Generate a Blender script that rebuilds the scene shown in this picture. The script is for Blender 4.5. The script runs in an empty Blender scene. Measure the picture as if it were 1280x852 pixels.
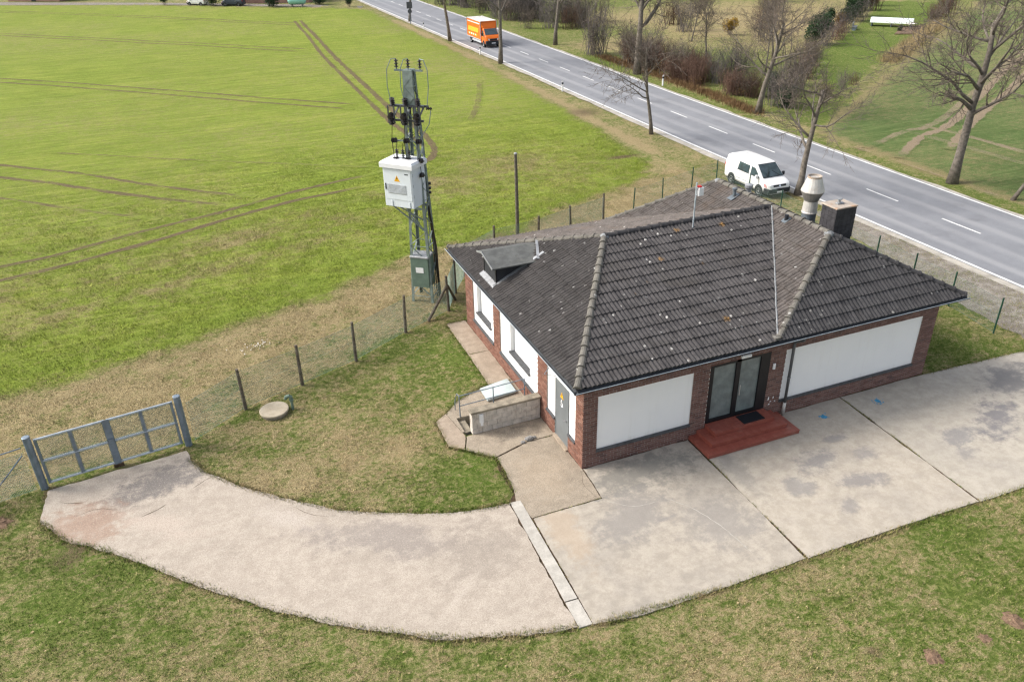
import bpy, math, random
import numpy as np
from mathutils import Vector, Matrix
random.seed(7); rng = np.random.default_rng(7)
PI = math.pi; R = math.radians
scene = bpy.context.scene
COL = scene.collection

# ---------------------------------------------------------------- camera, sky, sun, exposure
cam_data = bpy.data.cameras.new('camera'); cam = bpy.data.objects.new('camera', cam_data); COL.objects.link(cam)
cam_data.sensor_width = 36.0; cam_data.lens = 28.074; cam_data.clip_start = 0.1; cam_data.clip_end = 2000
yaw, pitch, roll = R(21.507), R(28.929), R(-1.368)
fwd = Vector((math.sin(yaw) * math.cos(pitch), math.cos(yaw) * math.cos(pitch), -math.sin(pitch)))
rgt = Vector((math.cos(yaw), -math.sin(yaw), 0)); upv = rgt.cross(fwd)
r2 = rgt * math.cos(roll) + upv * math.sin(roll); u2 = upv * math.cos(roll) - rgt * math.sin(roll)
cam.matrix_world = Matrix(((r2.x, u2.x, -fwd.x, -9.363), (r2.y, u2.y, -fwd.y, -17.974), (r2.z, u2.z, -fwd.z, 15.817), (0, 0, 0, 1)))
scene.camera = cam

SUN_AZ, SUN_EL = R(-62), R(42)          # azimuth from +Y towards +X
sun_dir = Vector((math.sin(SUN_AZ) * math.cos(SUN_EL), math.cos(SUN_AZ) * math.cos(SUN_EL), math.sin(SUN_EL)))
world = bpy.data.worlds.new('World'); scene.world = world; world.use_nodes = True
wn = world.node_tree; wn.nodes.clear()
sky = wn.nodes.new('ShaderNodeTexSky'); sky.sky_type = 'NISHITA'; sky.sun_disc = False
sky.sun_elevation = SUN_EL; sky.sun_rotation = SUN_AZ % (2 * PI); sky.dust_density = 4.0; sky.air_density = 1.0; sky.ozone_density = 1.0
bg = wn.nodes.new('ShaderNodeBackground'); bg.inputs['Strength'].default_value = 0.15
wo = wn.nodes.new('ShaderNodeOutputWorld')
hs = wn.nodes.new('ShaderNodeHueSaturation'); hs.inputs['Saturation'].default_value = 0.5; wn.links.new(sky.outputs[0], hs.inputs['Color']); wn.links.new(hs.outputs[0], bg.inputs['Color']); wn.links.new(bg.outputs[0], wo.inputs['Surface'])
sl = bpy.data.lights.new('sun', 'SUN'); sl.energy = 1.75; sl.angle = R(20); sl.color = (1.0, 0.95, 0.88)
so = bpy.data.objects.new('sun', sl); COL.objects.link(so); so.rotation_euler = sun_dir.to_track_quat('Z', 'Y').to_euler(); so.location = (0, 0, 40)
vs = scene.view_settings; vs.view_transform = 'Standard'; vs.look = 'None'; vs.gamma = 1.0; vs.use_curve_mapping = False; vs.exposure = 0.8
scene.cycles.use_denoising = True; scene.cycles.denoiser = 'OPENIMAGEDENOISE'; scene.cycles.denoising_prefilter = 'NONE'; scene.cycles.denoising_input_passes = 'RGB_ALBEDO_NORMAL'; scene.cycles.use_adaptive_sampling = False; scene.cycles.sample_clamp_indirect = 2.0
scene.cycles.caustics_reflective = False; scene.cycles.caustics_refractive = False; scene.cycles.pixel_filter_type = 'BLACKMAN_HARRIS'; scene.cycles.filter_width = 1.35
scene.cycles.max_bounces = 5; scene.cycles.diffuse_bounces = 2; scene.cycles.transparent_max_bounces = 6

# ---------------------------------------------------------------- materials
class NT:
    def __init__(s, name):
        s.m = bpy.data.materials.new(name); s.m.use_nodes = True; s.t = s.m.node_tree; s.t.nodes.clear()
        s.out = s.t.nodes.new('ShaderNodeOutputMaterial'); s.p = s.t.nodes.new('ShaderNodeBsdfPrincipled')
        s.t.links.new(s.p.outputs[0], s.out.inputs['Surface']); s._pos = None
    def new(s, k, **kw):
        n = s.t.nodes.new(k)
        for a, b in kw.items(): setattr(n, a, b)
        return n
    def link(s, a, b): s.t.links.new(a, b)
    def put(s, sock, v):
        if hasattr(v, 'is_linked') or isinstance(v, bpy.types.NodeSocket): s.link(v, sock)
        else: sock.default_value = v
    def pos(s):
        if s._pos is None: s._pos = s.new('ShaderNodeNewGeometry').outputs['Position']
        return s._pos
    def mapped(s, rot=(0, 0, 0), scale=(1, 1, 1), loc=(0, 0, 0)):
        n = s.new('ShaderNodeMapping'); n.inputs['Rotation'].default_value = rot; n.inputs['Scale'].default_value = scale; n.inputs['Location'].default_value = loc
        s.link(s.pos(), n.inputs['Vector']); return n.outputs[0]
    def noise(s, scale, detail=4, rough=0.6, vec=None, dist=0.0):
        n = s.new('ShaderNodeTexNoise'); n.inputs['Scale'].default_value = scale; n.inputs['Detail'].default_value = detail
        n.inputs['Roughness'].default_value = rough; n.inputs['Distortion'].default_value = dist
        s.link(vec if vec is not None else s.pos(), n.inputs['Vector']); return n.outputs[0]
    def vor(s, scale, vec=None, feature='F1', out=0):
        n = s.new('ShaderNodeTexVoronoi'); n.feature = feature; n.inputs['Scale'].default_value = scale
        s.link(vec if vec is not None else s.pos(), n.inputs['Vector']); return n.outputs[out]
    def ramp(s, fac, a, b, lo=0.0, hi=1.0):
        n = s.new('ShaderNodeMapRange'); n.interpolation_type = 'SMOOTHSTEP'
        s.put(n.inputs['Value'], fac); n.inputs['From Min'].default_value = a; n.inputs['From Max'].default_value = b
        n.inputs['To Min'].default_value = lo; n.inputs['To Max'].default_value = hi; return n.outputs[0]
    def math(s, op, a, b=0.0):
        n = s.new('ShaderNodeMath', operation=op); s.put(n.inputs[0], a); s.put(n.inputs[1], b); return n.outputs[0]
    def mix(s, fac, a, b, blend='MIX'):
        n = s.new('ShaderNodeMix', data_type='RGBA', blend_type=blend); s.put(n.inputs[0], fac)
        for k, v in ((6, a), (7, b)):
            s.put(n.inputs[k], (*v, 1) if isinstance(v, tuple) and len(v) == 3 else v)
        return n.outputs[2]
    def bump(s, h, strength=0.4, dist=0.02):
        n = s.new('ShaderNodeBump'); n.inputs['Strength'].default_value = strength; n.inputs['Distance'].default_value = dist
        s.link(h, n.inputs['Height']); s.link(n.outputs[0], s.p.inputs['Normal'])
    def done(s, col, rough=0.8, metal=0.0, spec=0.3):
        v = (*col, 1) if isinstance(col, tuple) and len(col) == 3 else col
        s.put(s.p.inputs['Base Color'], v); s.put(s.p.inputs['Roughness'], rough); s.p.inputs['Metallic'].default_value = metal
        s.p.inputs['Specular IOR Level'].default_value = spec; return s.m

def simple(name, c, rough=0.7, metal=0.0, var=0.18, scale=3.0, spec=0.3, dirt=None, bump=0.0):
    n = NT(name); k = n.noise(scale, 5); k2 = n.noise(scale * 9, 3)
    col = n.mix(n.ramp(k, 0.3, 0.7), tuple(x * (1 - var) for x in c), tuple(min(1, x * (1 + var)) for x in c))
    col = n.mix(n.ramp(k2, 0.35, 0.75, 0, var * 1.3), col, tuple(x * 0.6 for x in c))
    if dirt: col = n.mix(n.ramp(n.noise(scale * 0.7, 6, 0.7), 0.5, 0.72, 0, 0.8), col, dirt)
    if bump: n.bump(k2, bump, 0.01)
    return n.done(col, rough, metal, spec)

M = {}
def ground_mat(name, blades=False, cool=0.0):
    n = NT(name)
    at = n.new('ShaderNodeAttribute', attribute_name='cover'); sep = n.new('ShaderNodeSeparateColor'); n.link(at.outputs['Color'], sep.inputs[0])
    straw, crop, soil, lush = sep.outputs[0], sep.outputs[1], sep.outputs[2], at.outputs['Alpha']
    n0 = n.noise(0.30, 3, 0.55); n1 = n.noise(1.3, 6, 0.65, dist=0.5); n2 = n.noise(6.0, 6, 0.7, dist=0.8)
    n3 = n.noise(30.0, 4, 0.75, vec=n.mapped(scale=(1, 1, 0.3))); n4 = n.noise(3.2, 6, 0.75, vec=n.mapped(rot=(0, 0, R(40)), scale=(1, 2.6, 1), loc=(3, 7, 0)), dist=0.6)
    def cen(x, k): return n.math('MULTIPLY', n.math('SUBTRACT', x, 0.5), k)
    s = n.math('ADD', straw, cen(n1, 1.7)); s = n.math('ADD', s, cen(n2, 1.6)); s = n.math('ADD', s, cen(n3, 0.9)); s = n.math('ADD', s, cen(n4, 1.6))
    sw = n.ramp(s, 0.06, 0.86)
    green = n.mix(n.ramp(n2, 0.4, 0.62), (0.09, 0.128, 0.025), (0.19, 0.22, 0.06))
    green = n.mix(n.math('MULTIPLY', lush, n.ramp(n1, 0.4, 0.6, 0.1, 0.9)), green, n.mix(n.ramp(n3, 0.4, 0.6), (0.06, 0.12, 0.012), (0.125, 0.215, 0.022)))
    strawc = n.mix(n.ramp(n3, 0.38, 0.62), (0.23, 0.175, 0.085), (0.45, 0.365, 0.205))
    strawc = n.mix(n.ramp(n4, 0.48, 0.66, 0, 0.6), strawc, (0.27, 0.2, 0.1))
    strawc = n.mix(n.ramp(n2, 0.5, 0.66, 0, 0.6), strawc, (0.44, 0.36, 0.2))
    col = n.mix(sw, green, strawc)
    # young grain in drilled rows
    rows = n.noise(1.0, 3, 0.6, vec=n.mapped(rot=(0, 0, R(46)), scale=(0.35, 5.5, 1)))
    rows2 = n.noise(1.0, 5, 0.7, vec=n.mapped(rot=(0, 0, R(46)), scale=(0.10, 0.9, 1)))
    g1, g2, g3 = ((0.165, 0.22, 0.028), (0.305, 0.375, 0.062), (0.365, 0.385, 0.08)) if not cool else ((0.085, 0.135, 0.038), (0.165, 0.225, 0.078), (0.19, 0.225, 0.085))
    cr = n.mix(n.ramp(n.math('ADD', rows, cen(n3, 0.8)), 0.34, 0.66), g1, g2)
    cr = n.mix(n.ramp(n.math('ADD', rows2, cen(n0, 0.9)), 0.42, 0.66, 0, 0.4), cr, g3)
    cr = n.mix(n.ramp(n.noise(2.6, 5, 0.8, dist=0.5), 0.42, 0.6, 0.3, 0), cr, tuple(x * 0.7 for x in g1))
    cr = n.mix(n.ramp(n.noise(1.0, 3, 0.6, vec=n.mapped(rot=(0, 0, R(46)), scale=(0.03, 1.7, 1))), 0.4, 0.6, 0.4, 0), cr, tuple(x * 0.85 for x in g1))
    if not cool: cr = n.mix(n.math('MULTIPLY', lush, 0.6), cr, n.mix(n.ramp(n2, 0.38, 0.62), (0.11, 0.165, 0.02), (0.22, 0.285, 0.04)))
    crs = n.math('ADD', n.math('MULTIPLY', straw, 1.35), n.math('ADD', cen(n4, 1.2), n.math('ADD', cen(n1, 0.9), cen(n3, 1.2))))
    cr = n.mix(n.ramp(crs, 0.16, 0.75, 0, 0.85), cr, n.mix(n.ramp(n3, 0.4, 0.6), (0.2, 0.145, 0.08), (0.39, 0.31, 0.165)))
    col = n.mix(crop, col, cr)
    so_ = n.math('ADD', soil, n.math('ADD', cen(n2, 0.9), cen(n3, 0.7)))
    soilc = n.mix(n.ramp(n3, 0.38, 0.62), (0.1, 0.072, 0.042), (0.21, 0.16, 0.095))
    if cool: soilc = n.mix(n.ramp(n3, 0.38, 0.62), (0.22, 0.165, 0.11), (0.37, 0.29, 0.21))
    col = n.mix(n.math('MULTIPLY', n.ramp(so_, 0.2, 0.62, 0, 0.95), n.ramp(soil, 0.02, 0.2)), col, soilc)
    if blades:
        g = n.new('ShaderNodeNewGeometry'); ri = g.outputs['Random Per Island']
        col = n.mix(1.0, col, n.mix(ri, (0.85, 0.85, 0.8), (1.45, 1.42, 1.35)), 'MULTIPLY')
        vm = n.new('ShaderNodeVectorMath', operation='ADD'); sc_ = n.new('ShaderNodeVectorMath', operation='SCALE'); sc_.inputs['Scale'].default_value = 0.25
        n.link(g.outputs['Normal'], sc_.inputs[0]); n.link(sc_.outputs[0], vm.inputs[0]); vm.inputs[1].default_value = (0, 0, 1)
        nz = n.new('ShaderNodeVectorMath', operation='NORMALIZE'); n.link(vm.outputs[0], nz.inputs[0]); n.link(nz.outputs[0], n.p.inputs['Normal'])
    else:
        fine = n.noise(60.0, 3, 0.75)
        col = n.mix(n.ramp(fine, 0.4, 0.58, 0.4, 0.0), col, (0.42, 0.42, 0.4), 'MULTIPLY')
        n.bump(n.math('ADD', n.math('MULTIPLY', n2, 1.2), n.math('ADD', n3, n.math('MULTIPLY', fine, 0.4))), 0.7, 0.06)
    return n.done(col, 0.95, 0, 0.1)
M['ground'] = ground_mat('turf'); M['blades'] = ground_mat('grass_blades', True); M['ground_cool'] = ground_mat('cool_green_turf', False, 1.0)

def concrete_mat(name, a, b, stain, agg=0.3, stain_amt=0.6, seed=0.0, spots=()):
    n = NT(name); off = (seed * 13.7, seed * 7.1, 0)
    v = n.mapped(loc=off)
    n1 = n.noise(0.55, 7, 0.68, vec=v, dist=0.1); n2 = n.noise(2.4, 7, 0.75, vec=v, dist=0.1); n3 = n.noise(24, 3, 0.75, vec=v); n4 = n.noise(60, 2, 0.6, vec=v)
    n5 = n.noise(0.9, 6, 0.75, vec=n.mapped(loc=off, rot=(0, 0, R(18)), scale=(0.7, 1.9, 1)), dist=0.15)
    col = n.mix(n.ramp(n2, 0.38, 0.62), a, b)
    col = n.mix(n.ramp(n1, 0.42, 0.7, 0, stain_amt * 0.7), col, stain)
    col = n.mix(n.ramp(n5, 0.5, 0.72, 0, stain_amt * 0.6), col, tuple(x * 0.8 for x in stain))
    for (cx, cy, rx, ry, rot, sc_col, amt) in spots:      # old stains, patches and painted-in shade, each with a shape of its own
        mp = n.new('ShaderNodeMapping', vector_type='TEXTURE'); mp.inputs['Location'].default_value = (cx, cy, 0); mp.inputs['Rotation'].default_value = (0, 0, R(rot)); mp.inputs['Scale'].default_value = (rx, ry, 1); n.link(n.pos(), mp.inputs['Vector'])
        ln = n.new('ShaderNodeVectorMath', operation='LENGTH'); n.link(mp.outputs[0], ln.inputs[0])
        dd = n.math('ADD', ln.outputs['Value'], n.math('ADD', n.math('MULTIPLY', n.math('SUBTRACT', n2, 0.5), 2.6), n.math('ADD', n.math('MULTIPLY', n.math('SUBTRACT', n1, 0.5), 1.8), n.math('MULTIPLY', n.math('SUBTRACT', n5, 0.5), 2.0))))
        col = n.mix(n.ramp(dd, 0.3, 1.25, amt, 0.0), col, sc_col)
    col = n.mix(n.ramp(n.vor(26, vec=v), 0.0, 0.6, agg, 0.0), col, tuple(x * 0.5 for x in a))
    col = n.mix(n.ramp(n3, 0.52, 0.7, 0, agg), col, tuple(min(1, x * 1.35) for x in b))
    col = n.mix(n.ramp(n4, 0.35, 0.5, agg * 1.2, 0), col, tuple(x * 0.55 for x in a))
    cr = n.vor(0.55, vec=n.mix(0.12, v, n.new('ShaderNodeTexNoise').outputs[1]), feature='DISTANCE_TO_EDGE')
    n.bump(n.math('ADD', n3, n.math('MULTIPLY', n2, 0.6)), 0.35, 0.01)
    return n.done(col, 0.9, 0, 0.2)
M['drive'] = concrete_mat('washed_aggregate', (0.39, 0.335, 0.275), (0.475, 0.415, 0.345), (0.34, 0.295, 0.245), 0.55, 0.5, 1, spots=((-12.6, 4.7, 1.9, 0.85, 18, (0.13, 0.122, 0.12), 0.9), (-14.6, 3.5, 1.2, 1.1, 0, (0.33, 0.22, 0.16), 0.8), (-12.4, 2.6, 1.3, 0.5, -42, (0.5, 0.42, 0.35), 0.7), (-9.0, 1.4, 1.2, 0.4, -40, (0.52, 0.46, 0.4), 0.6), (-5.2, -3.4, 1.4, 0.13, 38, (0.5, 0.44, 0.37), 0.6), (-6.5, -0.6, 2.4, 0.8, -30, (0.25, 0.22, 0.2), 0.7), (-4.2, -2.2, 1.4, 1.2, 0, (0.29, 0.25, 0.21), 0.6)))
M['slab'] = concrete_mat('forecourt_concrete', (0.35, 0.31, 0.255), (0.44, 0.392, 0.325), (0.215, 0.2, 0.185), 0.15, 0.5, 2, spots=((1.6, -0.9, 2.2, 0.8, 0, (0.17, 0.165, 0.15), 0.75), (0.3, -2.6, 1.6, 0.9, 30, (0.24, 0.225, 0.21), 0.7), (2.6, -3.6, 1.2, 1.4, 20, (0.25, 0.235, 0.22), 0.6), (-1.7, -2.4, 0.5, 1.6, 0, (0.42, 0.33, 0.24), 0.6)))  # first spot paints staining and the building's shade before the front wall
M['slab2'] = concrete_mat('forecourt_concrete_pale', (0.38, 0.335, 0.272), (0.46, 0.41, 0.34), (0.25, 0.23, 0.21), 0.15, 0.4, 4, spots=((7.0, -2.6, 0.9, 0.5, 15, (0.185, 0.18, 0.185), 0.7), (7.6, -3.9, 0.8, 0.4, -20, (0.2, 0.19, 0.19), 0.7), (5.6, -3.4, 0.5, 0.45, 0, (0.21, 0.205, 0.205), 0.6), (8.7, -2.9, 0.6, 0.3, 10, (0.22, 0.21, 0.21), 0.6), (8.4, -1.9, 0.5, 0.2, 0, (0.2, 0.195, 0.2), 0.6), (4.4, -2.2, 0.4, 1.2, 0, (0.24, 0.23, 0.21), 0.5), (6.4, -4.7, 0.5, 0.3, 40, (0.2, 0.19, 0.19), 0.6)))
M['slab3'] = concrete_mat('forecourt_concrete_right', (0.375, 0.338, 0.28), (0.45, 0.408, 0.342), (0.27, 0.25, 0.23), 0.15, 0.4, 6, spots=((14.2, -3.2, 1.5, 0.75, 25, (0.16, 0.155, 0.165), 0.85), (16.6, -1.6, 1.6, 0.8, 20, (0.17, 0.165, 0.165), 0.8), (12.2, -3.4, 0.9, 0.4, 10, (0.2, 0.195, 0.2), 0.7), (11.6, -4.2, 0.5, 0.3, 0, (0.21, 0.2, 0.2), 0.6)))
M['side'] = concrete_mat('rough_side_concrete', (0.305, 0.255, 0.195), (0.395, 0.335, 0.26), (0.2, 0.165, 0.125), 0.6, 0.5, 3, spots=((-1.1, 2.65, 1.0, 0.35, 0, (0.115, 0.1, 0.085), 0.8), (-1.3, 0.3, 0.8, 1.2, 0, (0.4, 0.32, 0.23), 0.4)))  # first spot paints the parapet's shade onto the slab at its foot
M['path'] = concrete_mat('path_concrete', (0.33, 0.265, 0.2), (0.43, 0.35, 0.27), (0.22, 0.18, 0.14), 0.3, 0.6, 5)
M['strip'] = concrete_mat('pale_channel_concrete', (0.4, 0.375, 0.33), (0.52, 0.49, 0.435), (0.3, 0.28, 0.25), 0.2, 0.6, 7)
M['gravel'] = concrete_mat('gravel', (0.19, 0.165, 0.135), (0.36, 0.33, 0.29), (0.14, 0.11, 0.08), 0.9, 0.7, 8)
M['soil'] = simple('dark_soil', (0.075, 0.052, 0.034), 0.95, 0, 0.4, 6, 0.1, bump=0.6)
M['mole'] = simple('reddish_soil', (0.2, 0.132, 0.088), 0.95, 0, 0.4, 9, 0.1, bump=0.8)
def asphalt():
    n = NT('worn_asphalt'); v = n.mapped(rot=(0, 0, R(-0.75)))
    sx = n.new('ShaderNodeSeparateXYZ'); n.link(v, sx.inputs[0])
    w = n.noise(1.0, 4, 0.6, vec=n.mapped(scale=(1.1, 0.02, 1))); w2 = n.noise(0.5, 5, 0.7); f = n.noise(60, 2)
    def band(c, wd): return n.ramp(n.math('ABSOLUTE', n.math('SUBTRACT', sx.outputs[0], c)), wd * 0.2, wd, 1, 0)
    b = n.math('MAXIMUM', n.math('MAXIMUM', band(25.35, 0.5), band(27.0, 0.5)), n.math('MAXIMUM', band(28.9, 0.5), band(30.7, 0.5)))
    c = n.mix(n.ramp(w2, 0.3, 0.7), (0.2, 0.206, 0.222), (0.24, 0.247, 0.264))
    c = n.mix(n.math('MULTIPLY', b, n.ramp(w, 0.3, 0.7, 0.25, 0.8)), c, (0.33, 0.332, 0.34))
    c = n.mix(n.ramp(n.noise(0.22, 4, 0.7), 0.55, 0.7, 0, 0.4), c, (0.14, 0.14, 0.15))
    c = n.mix(n.ramp(f, 0.4, 0.6, 0.2, 0), c, (0.1, 0.1, 0.1)); n.bump(f, 0.2, 0.005)
    return n.done(c, 0.85, 0, 0.25)
M['asphalt'] = asphalt()
M['paint'] = simple('road_paint', (0.72, 0.72, 0.7), 0.7, 0, 0.12, 2, dirt=(0.45, 0.44, 0.42))
M['dust'] = simple('road_edge_dust', (0.4, 0.37, 0.32), 0.9, 0, 0.2, 1.2, dirt=(0.24, 0.22, 0.18))

def tile_mat(name, a, b, moss, lich=0.5, orange=0.0):
    n = NT(name)
    n1 = n.noise(0.7, 5, 0.65, dist=0.5); n2 = n.noise(5, 5, 0.7); n3 = n.noise(26, 4, 0.7)
    wn_ = n.new('ShaderNodeTexWhiteNoise', noise_dimensions='3D')
    sn = n.new('ShaderNodeVectorMath', operation='SNAP'); n.link(n.mapped(rot=(0, 0, 0)), sn.inputs[0]); sn.inputs[1].default_value = (0.3, 0.437, 50); n.link(sn.outputs[0], wn_.inputs[0])
    col = n.mix(n.ramp(n2, 0.3, 0.7), a, b)
    col = n.mix(n.ramp(wn_.outputs[0], 0, 1, 0, 0.35), col, tuple(x * 1.45 for x in b))
    col = n.mix(n.ramp(n1, 0.5, 0.75, 0, 0.6), col, moss)
    col = n.mix(n.ramp(n3, 0.56, 0.72, 0, 0.6), col, tuple(x * 2.2 for x in b))
    # grey-white lichen specks and rare orange lichen
    v1 = n.vor(2.6, vec=n.mix(0.05, n.pos(), n.noise(9, 3)))
    col = n.mix(n.math('MULTIPLY', n.ramp(v1, 0.09, 0.15, lich, 0), n.math('MULTIPLY', n.ramp(n3, 0.42, 0.52), n.ramp(n.noise(1.1, 3), 0.36, 0.56))), col, (0.5, 0.49, 0.46))
    v2 = n.vor(0.8, vec=n.mapped(loc=(4.1, 2.3, 0)))
    col = n.mix(n.math('MULTIPLY', n.ramp(v2, 0.05, 0.13, orange, 0), n.ramp(n3, 0.42, 0.55)), col, (0.3, 0.16, 0.035))
    n.bump(n.math('ADD', n3, n2), 0.4, 0.01)
    return n.done(col, 0.9, 0, 0.2)
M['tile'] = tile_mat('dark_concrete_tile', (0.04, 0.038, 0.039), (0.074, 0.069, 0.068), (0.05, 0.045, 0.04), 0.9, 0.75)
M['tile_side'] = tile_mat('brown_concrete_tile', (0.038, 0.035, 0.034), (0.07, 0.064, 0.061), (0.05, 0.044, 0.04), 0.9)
M['tile_wing'] = tile_mat('sunlit_brown_tile', (0.07, 0.06, 0.054), (0.13, 0.115, 0.105), (0.12, 0.085, 0.062), 0.8)  # brown tile with the sunward slopes' extra brightness put into its colour
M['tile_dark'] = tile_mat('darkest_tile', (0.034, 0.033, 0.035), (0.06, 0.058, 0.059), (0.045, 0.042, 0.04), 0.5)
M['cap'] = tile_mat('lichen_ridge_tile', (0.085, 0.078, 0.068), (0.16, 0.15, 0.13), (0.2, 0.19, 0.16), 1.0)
def brick_mat(name, a, b, c):
    n = NT(name); ri = n.new('ShaderNodeNewGeometry').outputs['Random Per Island']
    col = n.mix(n.ramp(ri, 0.1, 0.9), a, b); col = n.mix(n.ramp(ri, 0.82, 0.95, 0, 0.8), col, c)
    col = n.mix(n.ramp(n.noise(30, 4), 0.5, 0.75, 0, 0.5), col, tuple(x * 0.55 for x in a))
    col = n.mix(n.ramp(n.noise(1.2, 5, 0.7), 0.55, 0.75, 0, 0.35), col, (0.24, 0.18, 0.15))
    n.bump(n.noise(60, 3), 0.3, 0.005); return n.done(col, 0.9, 0, 0.2)
M['brick'] = brick_mat('red_brick', (0.15, 0.08, 0.066), (0.215, 0.124, 0.103), (0.095, 0.058, 0.053))
M['brick_left'] = brick_mat('sunlit_red_brick', (0.18, 0.086, 0.062), (0.26, 0.138, 0.102), (0.125, 0.07, 0.056))  # brighter copy of the brick: sun on the left wall painted in
M['mortar'] = simple('mortar', (0.44, 0.4, 0.36), 0.95, 0, 0.2, 5)
def plaster(name):
    n = NT(name); k = n.noise(1.2, 5, 0.6); z = n.new('ShaderNodeSeparateXYZ'); n.link(n.pos(), z.inputs[0])
    c = n.mix(n.ramp(k, 0.35, 0.75, 0, 0.5), (0.86, 0.86, 0.85), (0.81, 0.815, 0.82))
    st = n.noise(1.0, 5, 0.7, vec=n.mapped(scale=(5, 5, 0.35)))
    c = n.mix(n.ramp(st, 0.52, 0.78, 0, 0.22), c, (0.68, 0.67, 0.63)); c = n.mix(n.ramp(n.math('SUBTRACT', z.outputs[2], n.math('MULTIPLY', st, 0.5)), 0.28, 0.5, 0.3, 0), c, (0.55, 0.53, 0.48))
    n.bump(n.noise(55, 4), 0.35, 0.006); return n.done(c, 0.85, 0, 0.2)
M['white'] = plaster('white_render')
M['slate'] = simple('slate_sill', (0.075, 0.077, 0.082), 0.6, 0, 0.25, 6)
M['steptile'] = brick_mat('red_step_tile', (0.27, 0.075, 0.052), (0.31, 0.095, 0.066), (0.25, 0.066, 0.046))
M['steptile'].node_tree.nodes['Principled BSDF'].inputs['Roughness'].default_value = 0.42; M['steptile'].node_tree.nodes['Principled BSDF'].inputs['Specular IOR Level'].default_value = 0.5
M['grout'] = simple('pale_grout', (0.3, 0.17, 0.14), 0.9)
M['black'] = simple('black_frame', (0.012, 0.012, 0.014), 0.4, 0, 0.2)
M['mat'] = simple('black_mat', (0.012, 0.013, 0.017), 0.95)
M['frost'] = simple('frosted_glass', (0.16, 0.19, 0.188), 0.25, 0, 0.2, 2.5, 0.5)
M['gutter'] = simple('grey_gutter', (0.2, 0.205, 0.21), 0.45, 0.5, 0.25, 3)
M['pipegrey'] = simple('dark_grey_pipe', (0.12, 0.13, 0.14), 0.5, 0.3, 0.15, 3)
M['gutter_in'] = simple('black_gutter', (0.045, 0.05, 0.055), 0.5, 0.2, 0.25, 3)
M['zinc'] = simple('zinc_sheet', (0.36, 0.37, 0.38), 0.5, 0.4, 0.2, 4, dirt=(0.2, 0.2, 0.2))
M['zincmid'] = simple('dull_zinc', (0.25, 0.26, 0.265), 0.6, 0.2, 0.25, 5, dirt=(0.15, 0.15, 0.15))
M['zincdark'] = simple('weathered_felt', (0.115, 0.118, 0.112), 0.75, 0.1, 0.25, 3, dirt=(0.17, 0.17, 0.15))
M['darkclad'] = simple('dark_cladding', (0.03, 0.032, 0.036), 0.7, 0, 0.25, 5)
M['slateclad'] = simple('slate_cladding', (0.048, 0.046, 0.05), 0.75, 0, 0.3, 5)
M['rustcap'] = simple('rusty_cap', (0.42, 0.36, 0.3), 0.7, 0.1, 0.2, 3, dirt=(0.42, 0.17, 0.04))
M['stackwhite'] = simple('white_stack', (0.54, 0.52, 0.48), 0.5, 0.2, 0.12, 4, dirt=(0.42, 0.38, 0.33))
M['stackgrey'] = simple('grey_stack', (0.25, 0.24, 0.22), 0.6, 0.3, 0.2, 4)
M['bluegrey'] = simple('blue_grey_sheet', (0.15, 0.175, 0.195), 0.6, 0.3, 0.2, 6)
M['greydoor'] = simple('grey_steel_door', (0.18, 0.195, 0.2), 0.5, 0.1, 0.08, 2)
M['yellow'] = simple('warning_yellow', (0.75, 0.4, 0.02), 0.5, 0, 0.08)
M['signwhite'] = simple('sign_white', (0.8, 0.8, 0.8), 0.5, 0, 0.05)
M['block'] = simple('pale_block', (0.56, 0.51, 0.45), 0.9, 0, 0.16, 5, dirt=(0.3, 0.25, 0.2), bump=0.3)
M['coping'] = simple('mossy_coping', (0.27, 0.235, 0.18), 0.95, 0, 0.3, 4, dirt=(0.15, 0.13, 0.1), bump=0.4)
M['cover'] = simple('blue_white_sheet', (0.5, 0.58, 0.58), 0.35, 0, 0.12, 1.5, dirt=(0.42, 0.4, 0.33))
M['galv'] = simple('galvanised_steel', (0.19, 0.235, 0.28), 0.5, 0.35, 0.18, 5)
M['galvlight'] = simple('bright_galvanised_bar', (0.45, 0.5, 0.54), 0.45, 0.3, 0.15, 5)
M['wire'] = simple('green_wire', (0.2, 0.29, 0.25), 0.6, 0.2, 0.2)
M['greypost'] = simple('weathered_post', (0.13, 0.11, 0.085), 0.95, 0, 0.35, 8, dirt=(0.22, 0.2, 0.16), bump=0.5)
M['greenpost'] = simple('green_post', (0.02, 0.07, 0.045), 0.5, 0, 0.2)
M['mast'] = simple('green_mast_steel', (0.22, 0.265, 0.245), 0.6, 0.1, 0.2, 4, dirt=(0.27, 0.31, 0.28))
M['cabgreen'] = simple('green_cable_box', (0.14, 0.2, 0.16), 0.6, 0.1, 0.12, 3)
M['cab'] = simple('cabinet_white', (0.66, 0.71, 0.74), 0.45, 0.0, 0.04, 2)
M['cabtop'] = simple('cabinet_roof', (0.74, 0.75, 0.76), 0.5, 0.0, 0.04, 2)
M['louvre'] = simple('cabinet_louvre', (0.5, 0.53, 0.55), 0.5, 0.1, 0.06, 2)
M['ins'] = simple('dark_insulator', (0.035, 0.03, 0.03), 0.35, 0, 0.2)
M['insgrey'] = simple('grey_insulator', (0.1, 0.105, 0.11), 0.4, 0.2, 0.2)
M['wood'] = simple('pole_wood', (0.13, 0.115, 0.09), 0.9, 0, 0.3, 7, bump=0.4)
M['bark'] = simple('grey_brown_bark', (0.16, 0.138, 0.115), 0.95, 0, 0.35, 6, dirt=(0.25, 0.225, 0.18), bump=0.8)
M['twig'] = simple('twig_brown', (0.15, 0.122, 0.1), 0.95, 0, 0.3, 2)
M['twigred'] = simple('twig_reddish', (0.135, 0.082, 0.06), 0.95, 0, 0.3, 1.2)
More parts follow.
